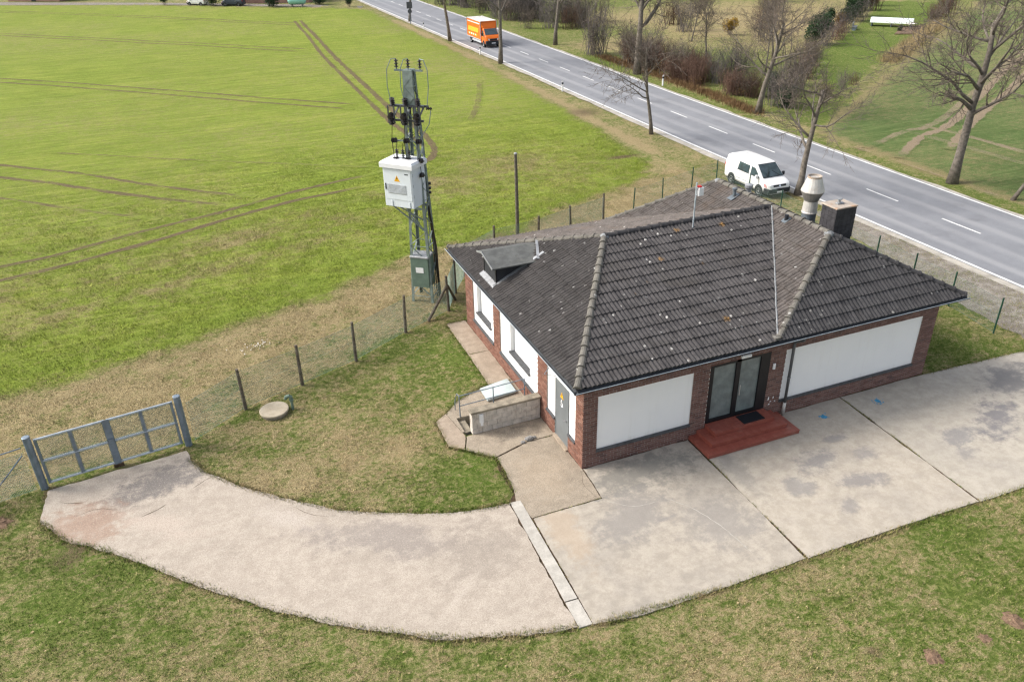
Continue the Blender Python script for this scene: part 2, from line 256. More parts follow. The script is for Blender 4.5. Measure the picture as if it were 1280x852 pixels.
M['twiggrey'] = simple('twig_grey', (0.14, 0.122, 0.115), 0.95, 0, 0.3, 1.2)
M['leafdark'] = simple('evergreen_leaf', (0.028, 0.06, 0.022), 0.7, 0, 0.45, 3)
M['leafolive'] = simple('olive_leaf', (0.06, 0.085, 0.03), 0.7, 0, 0.45, 3)
M['leafdead'] = simple('dead_leaf', (0.19, 0.115, 0.055), 0.9, 0, 0.4, 3)
M['leafyellow'] = simple('yellow_blossom', (0.3, 0.19, 0.03), 0.9, 0, 0.4, 3)
M['pampas'] = simple('dry_tall_grass', (0.36, 0.28, 0.15), 0.9, 0, 0.3, 3)
M['vanwhite'] = simple('white_car_paint', (0.78, 0.78, 0.77), 0.25, 0, 0.03, 1.5, 0.5)
M['glass'] = simple('dark_vehicle_glass', (0.05, 0.075, 0.085), 0.05, 0, 0.25, 2.5, 1.0)
M['rubber'] = simple('rubber', (0.02, 0.02, 0.021), 0.85)
M['plastic'] = simple('dark_plastic', (0.025, 0.028, 0.033), 0.6)
M['rim'] = simple('steel_rim', (0.35, 0.36, 0.37), 0.4, 0.5, 0.1)
M['lamp'] = simple('headlamp', (0.6, 0.63, 0.65), 0.1, 0.2, 0.05, 2, 0.8)
M['chrome'] = simple('chrome', (0.6, 0.6, 0.62), 0.2, 0.8, 0.05)
M['red'] = simple('signal_red', (0.55, 0.03, 0.025), 0.5, 0, 0.06)
M['orange'] = simple('orange_paint', (0.72, 0.155, 0.012), 0.4, 0, 0.06, 1, 0.4)
M['truckroof'] = simple('truck_roof', (0.78, 0.73, 0.66), 0.6, 0, 0.05)
M['truckyellow'] = simple('lettering_yellow', (0.85, 0.5, 0.04), 0.5, 0, 0.04)
M['blue'] = simple('blue_spray', (0.06, 0.26, 0.42), 0.85, 0, 0.25, 12)
M['mint'] = simple('mint_tank', (0.3, 0.6, 0.52), 0.5, 0, 0.06)
M['pinkwall'] = simple('pinkish_brick_wall', (0.33, 0.2, 0.16), 0.9, 0, 0.12, 1)
M['paleroof'] = simple('clay_roof', (0.2, 0.09, 0.06), 0.9, 0, 0.2, 1)
M['carblue'] = simple('dark_car_paint', (0.05, 0.06, 0.09), 0.3, 0, 0.1, 1, 0.5)
M['greenhouse'] = simple('greenhouse_sheet', (0.72, 0.8, 0.75), 0.3, 0, 0.05)
M['dark'] = simple('dark_void', (0.02, 0.018, 0.015), 0.95)
M['stone'] = simple('rubble', (0.26, 0.25, 0.24), 0.9, 0, 0.3, 12, bump=0.5)
M['bed'] = simple('garden_bed_soil', (0.17, 0.115, 0.075), 0.95, 0, 0.3, 3)
M['manhole'] = concrete_mat('manhole_concrete', (0.4, 0.34, 0.25), (0.48, 0.42, 0.32), (0.33, 0.28, 0.2), 0.2, 0.4, 9)

# ---------------------------------------------------------------- mesh helpers
class MB:
    def __init__(s): s.v = []; s.f = []
    def add(s, vs, fs):
        o = len(s.v); s.v.extend([tuple(v) for v in vs]); s.f.extend([tuple(i + o for i in f) for f in fs]); return s
    def box(s, x0, x1, y0, y1, z0, z1, mat=None):
        vs = [(x, y, z) for z in (z0, z1) for y in (y0, y1) for x in (x0, x1)]
        if mat is not None: vs = [mat @ Vector(v) for v in vs]
        return s.add(vs, [(0, 2, 3, 1), (4, 5, 7, 6), (0, 1, 5, 4), (1, 3, 7, 5), (3, 2, 6, 7), (2, 0, 4, 6)])
    def bbox(s, x0, x1, y0, y1, z0, z1, b=0.02):       # box with chamfered vertical and top edges
        p = [(x0 + b, y0), (x1 - b, y0), (x1, y0 + b), (x1, y1 - b), (x1 - b, y1), (x0 + b, y1), (x0, y1 - b), (x0, y0 + b)]
        cx, cy = (x0 + x1) / 2, (y0 + y1) / 2
        def sc(q): return (q[0] + (b if q[0] < cx else -b), q[1] + (b if q[1] < cy else -b))
        vs = [(*q, z0) for q in p] + [(*q, z1 - b) for q in p] + [(*sc(q), z1) for q in p]
        fs = [tuple(range(7, -1, -1)), tuple(range(16, 24))]
        for k in (0, 8):
            for i in range(8): j = (i + 1) % 8; fs.append((k + i, k + j, k + 8 + j, k + 8 + i))
        return s.add(vs, fs)
    def tube(s, pts, rads, n=6, cap=True):
        pts = [Vector(p) for p in pts]; N = len(pts); prev = None; vs = []
        for i, p in enumerate(pts):
            d = (pts[min(i + 1, N - 1)] - pts[max(i - 1, 0)])
            if d.length < 1e-9: d = Vector((0, 0, 1))
            d.normalize()
            a = prev - d * prev.dot(d) if prev is not None else d.orthogonal()
            if a.length < 1e-6: a = d.orthogonal()
            a.normalize(); prev = a; b = d.cross(a); r = rads[i] if hasattr(rads, '__len__') else rads
            for k in range(n):
                t = 2 * PI * k / n; vs.append(p + (a * math.cos(t) + b * math.sin(t)) * r)
        fs = [(i * n + k, i * n + (k + 1) % n, (i + 1) * n + (k + 1) % n, (i + 1) * n + k) for i in range(N - 1) for k in range(n)]
        if cap: fs += [tuple(range(n - 1, -1, -1)), tuple(range((N - 1) * n, N * n))]
        return s.add(vs, fs)
    def bar(s, p0, p1, w, h=None, up=(0, 0, 1)):
        h = h or w; p0 = Vector(p0); p1 = Vector(p1); d = (p1 - p0).normalized(); u = Vector(up)
        if abs(d.dot(u)) > 0.98: u = Vector((1, 0, 0)) if abs(d.x) < 0.9 else Vector((0, 1, 0))
        a = d.cross(u).normalized(); b = a.cross(d)
        vs = [p + a * sx * w / 2 + b * sz * h / 2 for p in (p0, p1) for sx, sz in ((-1, -1), (1, -1), (1, 1), (-1, 1))]
        return s.add(vs, [(3, 2, 1, 0), (4, 5, 6, 7), (0, 1, 5, 4), (1, 2, 6, 5), (2, 3, 7, 6), (3, 0, 4, 7)])
    def lathe(s, prof, n=16, c=(0, 0, 0)):
        vs = [(c[0] + r * math.cos(2 * PI * k / n), c[1] + r * math.sin(2 * PI * k / n), c[2] + z) for r, z in prof for k in range(n)]
        fs = [(i * n + k, i * n + (k + 1) % n, (i + 1) * n + (k + 1) % n, (i + 1) * n + k) for i in range(len(prof) - 1) for k in range(n)]
        fs += [tuple(range(n - 1, -1, -1)), tuple(range((len(prof) - 1) * n, len(prof) * n))]
        return s.add(vs, fs)
    def prism(s, poly, z0, z1):
        n = len(poly); a = sum(poly[i][0] * poly[(i + 1) % n][1] - poly[(i + 1) % n][0] * poly[i][1] for i in range(n))
        if a < 0: poly = poly[::-1]
        vs = [(*p, z0) for p in poly] + [(*p, z1) for p in poly]
        return s.add(vs, [tuple(range(n - 1, -1, -1)), tuple(range(n, 2 * n))] + [(i, (i + 1) % n, n + (i + 1) % n, n + i) for i in range(n)])
    def poly(s, vs): return s.add(vs, [tuple(range(len(vs)))])
    def mesh(s, name, mat, smooth=False):
        me = bpy.data.meshes.new(name); me.from_pydata(s.v, [], s.f); me.materials.append(mat if not isinstance(mat, str) else M[mat])
        if smooth: me.polygons.foreach_set('use_smooth', [True] * len(me.polygons))
        me.update(); return me
    def build(s, name, mat, parent=None, smooth=False, **kw):
        return link(name, s.mesh(name, mat, smooth), parent, **kw)
def link(name, data, parent=None, label=None, cat=None, group=None, kind=None, loc=None, rz=None):
    o = bpy.data.objects.new(name, data); COL.objects.link(o)
    if parent is not None: o.parent = parent
    if loc is not None: o.location = loc
    if rz is not None: o.rotation_euler = (0, 0, rz)
    return tag(o, label, cat, group, kind)
def tag(o, label=None, cat=None, group=None, kind=None):
    for k, v in (('label', label), ('category', cat), ('group', group), ('kind', kind)):
        if v: o[k] = v
    return o
def thing(name, label, cat, loc=(0, 0, 0), rz=0, group=None): return link(name, None, None, label, cat, group, None, loc, rz)
def copy_tree(o, parent=None):
    c = o.copy(); COL.objects.link(c); c.parent = parent
    for ch in [x for x in o.children]: copy_tree(ch, c)
    return c
def rotz(a, p=(0, 0, 0)): return Matrix.Translation(p) @ Matrix.Rotation(a, 4, 'Z')

# ---------------------------------------------------------------- ground cover
def vnoise(x, y, seed=0):
    xi = np.floor(x).astype(np.int64); yi = np.floor(y).astype(np.int64); fx = x - xi; fy = y - yi
    def h(a, b):
        k = (a * 374761393 + b * 668265263 + seed * 974711) & 0xffffffff; k = ((k ^ (k >> 13)) * 1274126177) & 0xffffffff
        return ((k ^ (k >> 16)) & 0xffff) / 65535.0
    sx = fx * fx * (3 - 2 * fx); sy = fy * fy * (3 - 2 * fy)
    return (h(xi, yi) * (1 - sx) + h(xi + 1, yi) * sx) * (1 - sy) + (h(xi, yi + 1) * (1 - sx) + h(xi + 1, yi + 1) * sx) * sy
def fbm(x, y, sc, seed=0, oct=4):
    t = 0; a = 0.5; f = sc
    for o in range(oct): t = t + a * vnoise(x * f, y * f, seed + o); a *= 0.5; f *= 2.03
    return t / (1 - 0.5 ** oct)
def pdist(x, y, pts, closed=False):
    d = np.full(x.shape, 1e9); n = len(pts)
    for i in range(n if closed else n - 1):
        ax, ay = pts[i]; bx, by = pts[(i + 1) % n]; dx, dy = bx - ax, by - ay
        t = np.clip(((x - ax) * dx + (y - ay) * dy) / (dx * dx + dy * dy + 1e-9), 0, 1)
        d = np.minimum(d, np.hypot(x - ax - t * dx, y - ay - t * dy))
    return d
def inside(x, y, pts):
    c = np.zeros(x.shape, bool); n = len(pts)
    for i in range(n):
        ax, ay = pts[i]; bx, by = pts[i - 1]
        if ay == by: continue
        c ^= ((ay > y) != (by > y)) & (x < (bx - ax) * (y - ay) / (by - ay) + ax)
    return c
def sstep(x, a, b): t = np.clip((x - a) / (b - a), 0, 1); return t * t * (3 - 2 * t)
CROP_EDGE = [(-60, 4.0), (-30, 9.4), (-17.86, 12.27), (-15.21, 12.95), (-12.29, 13.69), (-10.05, 14.55), (-7.27, 15.35), (-4.57, 16.38), (-1.84, 18.15), (0.09, 19.15), (3.76, 19.61), (6.23, 20.0), (9.61, 22.08), (13.25, 23.02), (16.56, 24.9), (19.0, 27.23),
             (20.3, 38.5), (21.4, 53.2), (22.0, 67.6), (22.3, 89.3), (22.5, 116), (22.3, 126.4)]
CROP = CROP_EDGE + [(14, 134), (-10, 153.5), (-38, 174), (-90, 215), (-160, 260), (-160, -10)]
RF = [(34.3, 29.5), (45.05, 37.0), (55.45, 44.0), (71.8, 54.8), (87.0, 65.2), (107.3, 79.2), (190, 140), (230, 140), (230, -40), (33.6, -40), (33.6, 11)]
GARDEN = [(46, 39.5), (55.5, 46.3), (71.8, 57), (84, 65.5), (107, 82), (98, 92), (85, 77), (62, 60), (50, 49.5)]
DRIVE = [(-2.91, -5.58), (-4.32, -5.25), (-5.63, -4.82), (-6.69, -4.28), (-8.09, -3.36), (-9.87, -2.01), (-11.73, -0.19), (-13.76, 1.93), (-15.05, 3.01), (-15.78, 4.17), (-15.7, 5.7), (-13.6, 5.95), (-11.6, 6.14), (-11.5, 5.53), (-11.05, 4.65), (-10.13, 3.51), (-9.05, 2.42), (-7.59, 1.18), (-6.3, 0.47), (-4.55, -0.26), (-3.39, -0.53), (-2.72, -0.59)]
SLABS = {  # name: (material, polygon)
    'a': ('slab', [(-2.33, -1.52), (-0.07, -1.52), (0.03, -0.03), (3.89, -0.03), (3.82, -5.93), (1.05, -5.93), (-1.3, -5.87), (-2.51, -5.66)]),
    'b': ('slab2', [(3.95, -0.03), (10.22, -0.03), (10.01, -6.08), (8.13, -5.99), (5.81, -5.95), (3.87, -5.95)]),
    'c': ('slab3', [(10.28, -0.03), (14.2, -0.06), (19.4, -0.35), (26, -1.2), (26, -6.4), (14, -6.2), (11.82, -6.12), (10.07, -6.1)]),
    'd': ('side', [(-2.36, -1.48), (-0.1, -1.48), (-0.02, -0.1), (-0.02, 2.0), (-1.0, 2.02), (-2.27, 1.62), (-2.27, 0.81), (-2.40, -0.19), (-2.52, -0.62)]),
    'e': ('side', [(-0.02, 2.03), (-0.02, 3.12), (-2.78, 3.12), (-3.04, 2.42), (-2.3, 1.66), (-1.0, 2.05)]),
    'f': ('path', [(-3.47, 4.33), (-3.02, 4.68), (-2.82, 3.12), (-3.08, 2.44), (-3.52, 2.8)]),
    'g': ('side', [(-2.99, 4.68), (-2.34, 5.33), (-1.7, 5.66), (-0.9, 5.86), (-0.02, 5.86), (-0.02, 4.28), (-2.75, 4.28), (-2.75, 3.4), (-2.83, 3.4)]),
    'h': ('path', [(-0.92, 5.9), (-0.02, 5.9), (-0.02, 8.3), (-0.88, 8.3)]),
    'i': ('path', [(-0.88, 8.33), (-0.02, 8.33), (-0.02, 11.2), (-0.84, 11.2)]),
}
PAVED = [(-2.72, -0.59), (-2.91, -5.6), (-1.3, -5.87), (1.05, -5.93), (10, -6.08), (26, -6.4), (26, -1.2), (14.3, -0.06), (0, 0), (0, 11.2), (-0.9, 11.2), (-0.9, 5.9), (-1.7, 5.66), (-2.34, 5.33), (-3.47, 4.33), (-3.52, 2.8), (-3.06, 2.4), (-2.3, 1.62), (-2.4, -0.2)]
FENCE_A = [(-11.3, 6.6), (-9.5, 7.98), (-7.35, 8.79), (-5.09, 9.74), (-2.66, 11.2), (-0.37, 12.37), (0.5, 14.0), (1.5, 15.6), (3.59, 17.02), (6.19, 17.42), (8.43, 18.22), (10.77, 18.96)]
FENCE_B = [(13.0, 19.57), (15.39, 20.35), (18.0, 21.3), (20.2, 21.9), (20.1, 18.6), (20.0, 15.6), (19.85, 12.8), (19.8, 10.5), (19.77, 8.3), (19.62, 5.94), (19.57, 3.75), (19.2, 1.2)]
TRACK_G = [(-60, 20), (-35, 24.2), (-19.7, 26.66), (-16.78, 27.3), (-12.87, 29.02), (-8.46, 30.4), (-5.5, 31.7), (-2.34, 32.8), (2.13, 33.95)]
def straw_of(x, y):
    s = 0.40 + 0.5 * (fbm(x, y, 0.22, 3) - 0.5) + 0.5 * (fbm(x, y, 0.6, 11) - 0.5)
    strip = inside(x, y, [(-60, -2), (-15.8, 6.3), (-11.5, 6.8), (-7.3, 9.0), (-2.6, 11.6), (-0.6, 13), (1.5, 16), (3.6, 17.4), (20, 22.2), (22.5, 24.5), (21, 30), (18.5, 27.5), (16.5, 25.2), (9.6, 22.4), (0, 19.4), (-4.6, 16.6), (-12.3, 14), (-17.9, 12.6), (-60, 4.4)])
    s = np.where(strip, s + 0.36, s)
    s = s + 0.35 * np.exp(-((x + 8.5) ** 2 + (y - 4.0) ** 2) / 6.0) + 0.18 * np.exp(-((x + 4.6) ** 2 + (y - 3.5) ** 2) / 3)
    s = s - 0.25 * np.exp(-((x + 3.6) ** 2 + (y - 1.2) ** 2) / 3.0) - 0.16 * np.exp(-((x + 1.6) ** 2 + (y - 8.0) ** 2) / 3.0) - 0.25 * np.exp(-((x - 16.5) ** 2 + (y - 1.5) ** 2) / 6)
    s = s - 0.18 * np.exp(-(pdist(x, y, [(-20, 3), (-15.8, 0.0)]) / 2.5) ** 2) - 0.2 * sstep(x, 5.5, 8) * (y < -6)
    s = np.where((x > 20) & (x < 24.6) & (y > 22), 0.5 + 0.5 * (fbm(x, y, 0.3, 5) - 0.5), s)
    s = s + 0.5 * np.exp(-(pdist(x, y, [(20.7, 30), (21.0, 40), (21.5, 48), (21.9, 60), (22.4, 80), (22.8, 110)]) / 0.55) ** 2)
    # meadow on the far side of the road
    far = (x > 31.5)
    m = 0.22 + 0.9 * (fbm(x, y, 0.05, 21) - 0.5) + 0.4 * (fbm(x, y, 0.2, 22) - 0.5) + 0.55 * np.exp(-((x - 41) ** 2 + (y - 72) ** 2) / 60) + 0.5 * np.exp(-((x - 66) ** 2 + (y - 82) ** 2) / 500)
    s = np.where(far, m, s)
    s = s + np.where(far, 0.3 * np.exp(-(pdist(x, y, [(34.2, 13), (34.4, 32), (35, 60)]) / 0.6) ** 2), 0)
    return s
def cover_of(x, y, soil_extra=0):
    straw = straw_of(x, y); c = inside(x, y, CROP); d = pdist(x, y, CROP_EDGE)
    wob = 0.5 * (fbm(x, y, 0.5, 31) - 0.5); sd = np.where(c, d, -d) + wob
    crop = sstep(sd + 1.6 * (fbm(x, y, 0.9, 33) - 0.5), -0.9, 1.0)
    rf = inside(x, y, RF); drf = pdist(x, y, RF, True); crop2 = sstep(np.where(rf, drf, -drf) + wob, -0.3, 0.5)
    ga = inside(x, y, GARDEN)
    head = np.exp(-np.maximum(pdist(x, y, [(-45, 17), (-19, 20.5), (-12, 21.5), (-6, 24), (0, 27), (3, 29)]) - 1.0, 0) ** 2 / 8)
    ang = (x * 0.32 - y) ; al = x * 0.95 + y * 0.3
    head = head * (0.35 + 1.5 * np.clip(fbm(al * 0.12, ang * 0.9, 1.0, 47) - 0.25, 0, 1))
    cs = 0.13 + 0.34 * (fbm(x, y, 0.1, 41) - 0.4) + 0.5 * head * fbm(x, y, 0.5, 43) + 0.3 * np.exp(-((x - 10) ** 2 + (y - 31) ** 2) / 25.0) * fbm(x, y, 0.4, 46)
    lush = np.clip(0.9 * np.exp(-(np.abs(sd - 1.4) / 1.6) ** 2) + 0.35 * (fbm(x, y, 0.07, 51) - 0.35) + 0.6 * np.exp(-(pdist(x, y, TRACK_G) / 1.5) ** 2), 0, 1)
    lush = np.where(crop2 > 0.5, 0.62 + 0.5 * (fbm(x, y, 0.12, 55) - 0.5), lush)
    straw2 = straw * (1 - crop) + np.clip(cs, 0, 1) * crop; straw2 = np.where(crop2 > 0.5, 0.24 + 0.4 * (fbm(x, y, 0.15, 61) - 0.5) + 0.35 * np.exp(-(drf / 0.9) ** 2), straw2)
    straw2 = np.where(ga, 0.12 + 0.25 * (fbm(x, y, 0.12, 71) - 0.5), straw2)
    lush = np.where((crop < 0.5) & (crop2 < 0.5), np.clip(0.4 + 1.4 * (fbm(x, y, 0.35, 81) - 0.5) + 0.8 * ga, 0, 1), lush)
    # bare soil: rim of the paving, worn spots, molehills, tracks
    e = np.minimum(pdist(x, y, DRIVE, True), pdist(x, y, PAVED, True))
    soil = 0.5 * np.exp(-(e / 0.14) ** 2) * (0.3 + 1.1 * fbm(x, y, 0.7, 91))
    soil = soil + 0.7 * np.exp(-((x - 18.2) ** 2 / 3 + (y - 30) ** 2 / 0.25)) + 0.55 * np.exp(-((x - 21.7) ** 2 + (y - 43) ** 2) / 4)
    soil = soil + 0.5 * np.exp(-((x + 14.9) ** 2 + (y - 2.2) ** 2) / 0.5) + 0.45 * np.exp(-((x + 17) ** 2 + (y - 4.6) ** 2) / 0.4) + 0.35 * np.exp(-((x + 2.9) ** 2 + (y - 0.9) ** 2) / 0.2)
    soil = soil + 0.3 * np.exp(-(pdist(x, y, [(34.3, 30.2), (45, 37.6), (71.8, 55.4), (107, 80)]) / 0.5) ** 2) + 0.45 * np.exp(-(pdist(x, y, [(33.9, 10), (33.9, 29)]) / 0.5) ** 2) * fbm(x, y, 0.5, 93) * 1.4
    for (mx, my) in ((4.4, -9.67), (5.95, -9.75), (7.08, -9.6), (-16.9, 4.55), (3.3, -9.0), (-6.2, -6.3), (-5.0, -6.6)): soil = soil + 0.5 * np.exp(-((x - mx) ** 2 + (y - my) ** 2) / 0.09)
    soil = soil + soil_extra
    return np.stack([np.clip(straw2, 0, 1), np.maximum(crop, crop2), np.clip(soil, 0, 1), lush], -1)
def set_cover(me, c):
    a = me.attributes.new('cover', 'FLOAT_COLOR', 'POINT'); a.data.foreach_set('color', np.ascontiguousarray(c, dtype=np.float32).ravel())
def axis(parts):
    out = []
    for a, b, st in parts: out.extend(np.arange(a, b - 1e-6, st))
    out.append(parts[-1][1]); return np.array(out)
gx = axis([(-420, -120, 30), (-120, -40, 4), (-40, -22, 0.9), (-22, 25, 0.25), (25, 36, 0.5), (36, 60, 0.9), (60, 120, 2), (120, 240, 8), (240, 600, 40)])
gy = axis([(-220, -40, 20), (-40, -14, 2), (-14, 28, 0.25), (28, 60, 0.7), (60, 190, 1.6), (190, 300, 10), (300, 700, 40)])
GX, GY = np.meshgrid(gx, gy); nx, ny = len(gx), len(gy)
fade = 1.0
und = 0.16 * (fbm(GX, GY, 0.12, 101, 3) - 0.5) + 0.05 * (fbm(GX, GY, 0.9, 105, 3) - 0.5)
dp = np.minimum(pdist(GX, GY, DRIVE, True), pdist(GX, GY, PAVED, True)); inp = inside(GX, GY, DRIVE) | inside(GX, GY, PAVED) | ((GX > -0.3) & (GX < 14.5) & (GY > -0.3) & (GY < 11.3)) | ((GX > 23.5) & (GX < 34.2))
near = np.where(inp, 0, sstep(dp, 0, 2.0)) * sstep(np.abs(GX - 28.5), 4.8, 8.0)
near = near * np.where((GX > 18) & (GX < 24.5) & (GY < 16.5), 0.0, 1.0)
GZ = -0.010 + und * near - np.where(inp, 0.05, 0)
GC = cover_of(GX.ravel(), GY.ravel())
verts = np.stack([GX, GY, GZ], -1).reshape(-1, 3)
ii, jj = np.meshgrid(np.arange(nx - 1), np.arange(ny - 1)); q = np.stack([jj * nx + ii, jj * nx + ii + 1, (jj + 1) * nx + ii + 1, (jj + 1) * nx + ii], -1).reshape(-1, 4)
fc = verts[q].mean(1); fx, fy = fc[:, 0], fc[:, 1]
reg = np.zeros(len(q), int)                                     # 0 lawn
reg[(fx > 19.8) & (fx < 35)] = 2                                # verge
reg[fx >= 35] = 3                                               # meadow
reg[inside(fx, fy, CROP)] = 1; reg[inside(fx, fy, RF)] = 4; reg[inside(fx, fy, GARDEN)] = 5
reg[(fx > -2.78) & (fx < 0.05) & (fy > 3.3) & (fy < 4.4)] = -1  # cellar stairwell
for k, nm in ((0, 'lawn'), (1, 'crop_field'), (2, 'road_verge'), (3, 'meadow'), (4, 'young_grain_field'), (5, 'garden_grass')):
    fq = q[reg == k]; used, inv = np.unique(fq, return_inverse=True)
    me = bpy.data.meshes.new(nm); me.from_pydata(verts[used].tolist(), [], inv.reshape(-1, 4).tolist()); me.materials.append(M['ground_cool' if k == 4 else 'ground'])
    me.polygons.foreach_set('use_smooth', [True] * len(me.polygons)); set_cover(me, GC[used]); me.update()
    link(nm, me, kind='structure')

def resample(pts, step):
    out = []
    for (a, b) in zip(pts[:-1], pts[1:]):
        n = max(1, int(math.hypot(b[0] - a[0], b[1] - a[1]) / step))
        for i in range(n): t = i / n; out.append((a[0] + (b[0] - a[0]) * t, a[1] + (b[1] - a[1]) * t))
    out.append(pts[-1]); return out
def smooth_line(pts, step=0.5):
    pts = [Vector((*p, 0)) for p in pts]; out = []
    for i in range(len(pts) - 1):
        p0, p1, p2, p3 = pts[max(i - 1, 0)], pts[i], pts[i + 1], pts[min(i + 2, len(pts) - 1)]
        n = max(2, int((p2 - p1).length / step))
        for k in range(n):
            t = k / n; out.append(0.5 * ((2 * p1) + (p2 - p0) * t + (2 * p0 - 5 * p1 + 4 * p2 - p3) * t * t + (3 * p1 - p0 - 3 * p2 + p3) * t ** 3))
    out.append(pts[-1]); return out
def gz(x, y):
    ix = np.clip(np.searchsorted(gx, x) - 1, 0, nx - 2); iy = np.clip(np.searchsorted(gy, y) - 1, 0, ny - 2)
    tx = (x - gx[ix]) / (gx[ix + 1] - gx[ix]); ty = (y - gy[iy]) / (gy[iy + 1] - gy[iy])
    return (GZ[iy, ix] * (1 - tx) + GZ[iy, ix + 1] * tx) * (1 - ty) + (GZ[iy + 1, ix] * (1 - tx) + GZ[iy + 1, ix + 1] * tx) * ty
TRACKS = []
def track(name, pts, width, strength, h=0.03, mat='ground'):
    TRACKS.append((pts, width))
    P = smooth_line(pts, 0.45); vs = []; ex = []
    prof = ((-1.0, 0.0, 0.0), (-0.6, 0.95, 0.7), (0, 1.0, 1.0), (0.6, 0.95, 0.7), (1.0, 0, 0.0)); strength = min(1.0, strength * 1.15)
    for i, p in enumerate(P):
        d = (P[min(i + 1, len(P) - 1)] - P[max(i - 1, 0)]).normalized(); n = Vector((-d.y, d.x, 0)); en = min(1, i / 6, (len(P) - 1 - i) / 6)
        wv = width * (0.8 + 0.5 * random.random())
        for s_, a, hh in prof: v = p + n * s_ * wv; vs.append((v.x, v.y, float(gz(v.x, v.y)) + 0.012 + h * hh * random.uniform(0.3, 1))); ex.append(a * strength * en * random.uniform(0.7, 1.0) * (0.55 + 0.75 * float(fbm(np.array([v.x]), np.array([v.y]), 0.6, 411)[0])))
    fs = [(i * 5 + k, i * 5 + k + 1, i * 5 + 6 + k, i * 5 + 5 + k) for i in range(len(P) - 1) for k in range(4)]
    me = bpy.data.meshes.new(name); me.from_pydata(vs, [], fs); me.materials.append(M[mat])
    A = np.array(vs); set_cover(me, cover_of(A[:, 0], A[:, 1], np.array(ex))); me.update(); link(name, me, kind='structure')
def offs(pts, d):
    o = []
    for i, p in enumerate(pts):
        a = Vector((*pts[max(i - 1, 0)], 0)); b = Vector((*pts[min(i + 1, len(pts) - 1)], 0)); t = (b - a).normalized(); o.append((p[0] - t.y * d, p[1] + t.x * d))
    return o
T1 = [(9.0, 118), (8.0, 98), (7.0, 82), (6.5, 64.4), (6.1, 49.5), (6.2, 43.5), (6.35, 39.5), (6.38, 37.1)]
track('wheel_track', T1, 0.30, 0.72); track('wheel_track', [(9.9, 118), (9.0, 98), (8.1, 80), (7.7, 66), (7.25, 51.2), (7.4, 44.3), (7.12, 39.2), (6.6, 37.0), (5.7, 35.3), (4, 34.6), (2.1, 34)], 0.34, 0.72)
for a, st in (([(-60, 114), (-27.29, 85.95), (-11.31, 70.87), (-2.3, 62.01), (5.52, 54.55)], 0.66), ([(-70, 160), (-32.55, 127.0), (-10.71, 105.6), (6.68, 88.2)], 0.66), ([(-60, 183), (-36.9, 161.4), (-12.7, 138.2), (9.8, 113.2)], 0.62)):
    track('wheel_track', a, 0.25, st); track('wheel_track', offs(a, -1.7), 0.25, st)
track('wheel_track', [(-50, 72), (-22.38, 47.54), (-16.91, 42.56), (-11.89, 37.24), (-6.39, 32.3)], 0.24, 0.62); track('wheel_track', [(-50, 69), (-21.95, 44.22), (-16.72, 39.22), (-11.93, 34.63), (-7.49, 30.87)], 0.26, 0.66)
track('wheel_track', [(-45, 61), (-21.3, 39.14), (-16.45, 34.52), (-12.0, 30.59)], 0.24, 0.5); track('wheel_track', [(-20, 50), (-10, 43), (-1, 37), (3, 34.6)], 0.22, 0.42)
track('wheel_track', TRACK_G, 0.25, 0.68); track('wheel_track', [(-60, 17.5), (-35, 21.8), (-19.46, 24.72), (-16.66, 25.4), (-12.87, 26.95), (-8.58, 28.85), (-5.21, 30.2), (-1.66, 31.05), (1.25, 31.5)], 0.28, 0.72)
track('wheel_track', [(18.5, 60), (15.5, 52), (13, 46.5), (11, 43)], 0.35, 0.5)
for a, st in (([(34.3, 24.4), (40, 26.4), (42.8, 26.9), (49.5, 30.3), (79.3, 47.9), (120, 72)], 0.5), ([(34.5, 21.5), (39.8, 24.7), (43.5, 26.0), (48.9, 29.0), (67.7, 40.5), (74.9, 44.4), (120, 70)], 0.85), ([(39, 21.5), (43.8, 24.5), (50.3, 28.3), (65.6, 37.0), (118, 68)], 0.85), ([(42.3, 29), (43.0, 24.1), (43.0, 18.9), (43, 8)], 0.5), ([(40, 28), (40.6, 22), (40.6, 8)], 0.38)):
    track('wheel_track', a, 0.42, st, mat='ground_cool')

# grass blades on the near turf: countless, one object
def blades(name, n, box, hmin, hmax, keep, wid=0.011):
    x = rng.uniform(box[0], box[1], n); y = rng.uniform(box[2], box[3], n); k = keep(x, y); x, y = x[k], y[k]
    cl = fbm(x, y, 1.6, 201, 3); k = rng.random(len(x)) < sstep(cl, 0.25, 0.6) * 0.8 + 0.2; x, y = x[k], y[k]; n = len(x)
    c = cover_of(x, y); z = gz(x, y); a = rng.uniform(0, 2 * PI, n); L = rng.uniform(hmin, hmax, n) * (0.55 + 0.9 * fbm(x, y, 0.8, 203, 3)); ln = rng.uniform(0.25, 1.3, n)
    dx, dy = np.cos(a), np.sin(a); w = rng.uniform(0.6, 1.3, n) * wid
    v = np.empty((n, 3, 3)); v[:, 0] = np.stack([x - dy * w, y + dx * w, z - 0.01], -1); v[:, 1] = np.stack([x + dy * w, y - dx * w, z - 0.01], -1)
    v[:, 2] = np.stack([x + dx * L * ln, y + dy * L * ln, z + L], -1)
    me = bpy.data.meshes.new(name); me.vertices.add(3 * n); me.vertices.foreach_set('co', v.astype(np.float32).ravel())
    me.loops.add(3 * n); me.loops.foreach_set('vertex_index', np.arange(3 * n, dtype=np.int32)); me.polygons.add(n)
    me.polygons.foreach_set('loop_start', np.arange(0, 3 * n, 3, dtype=np.int32)); me.update(calc_edges=True); me.materials.append(M['blades'])
    set_cover(me, np.repeat(c, 3, 0)); return me
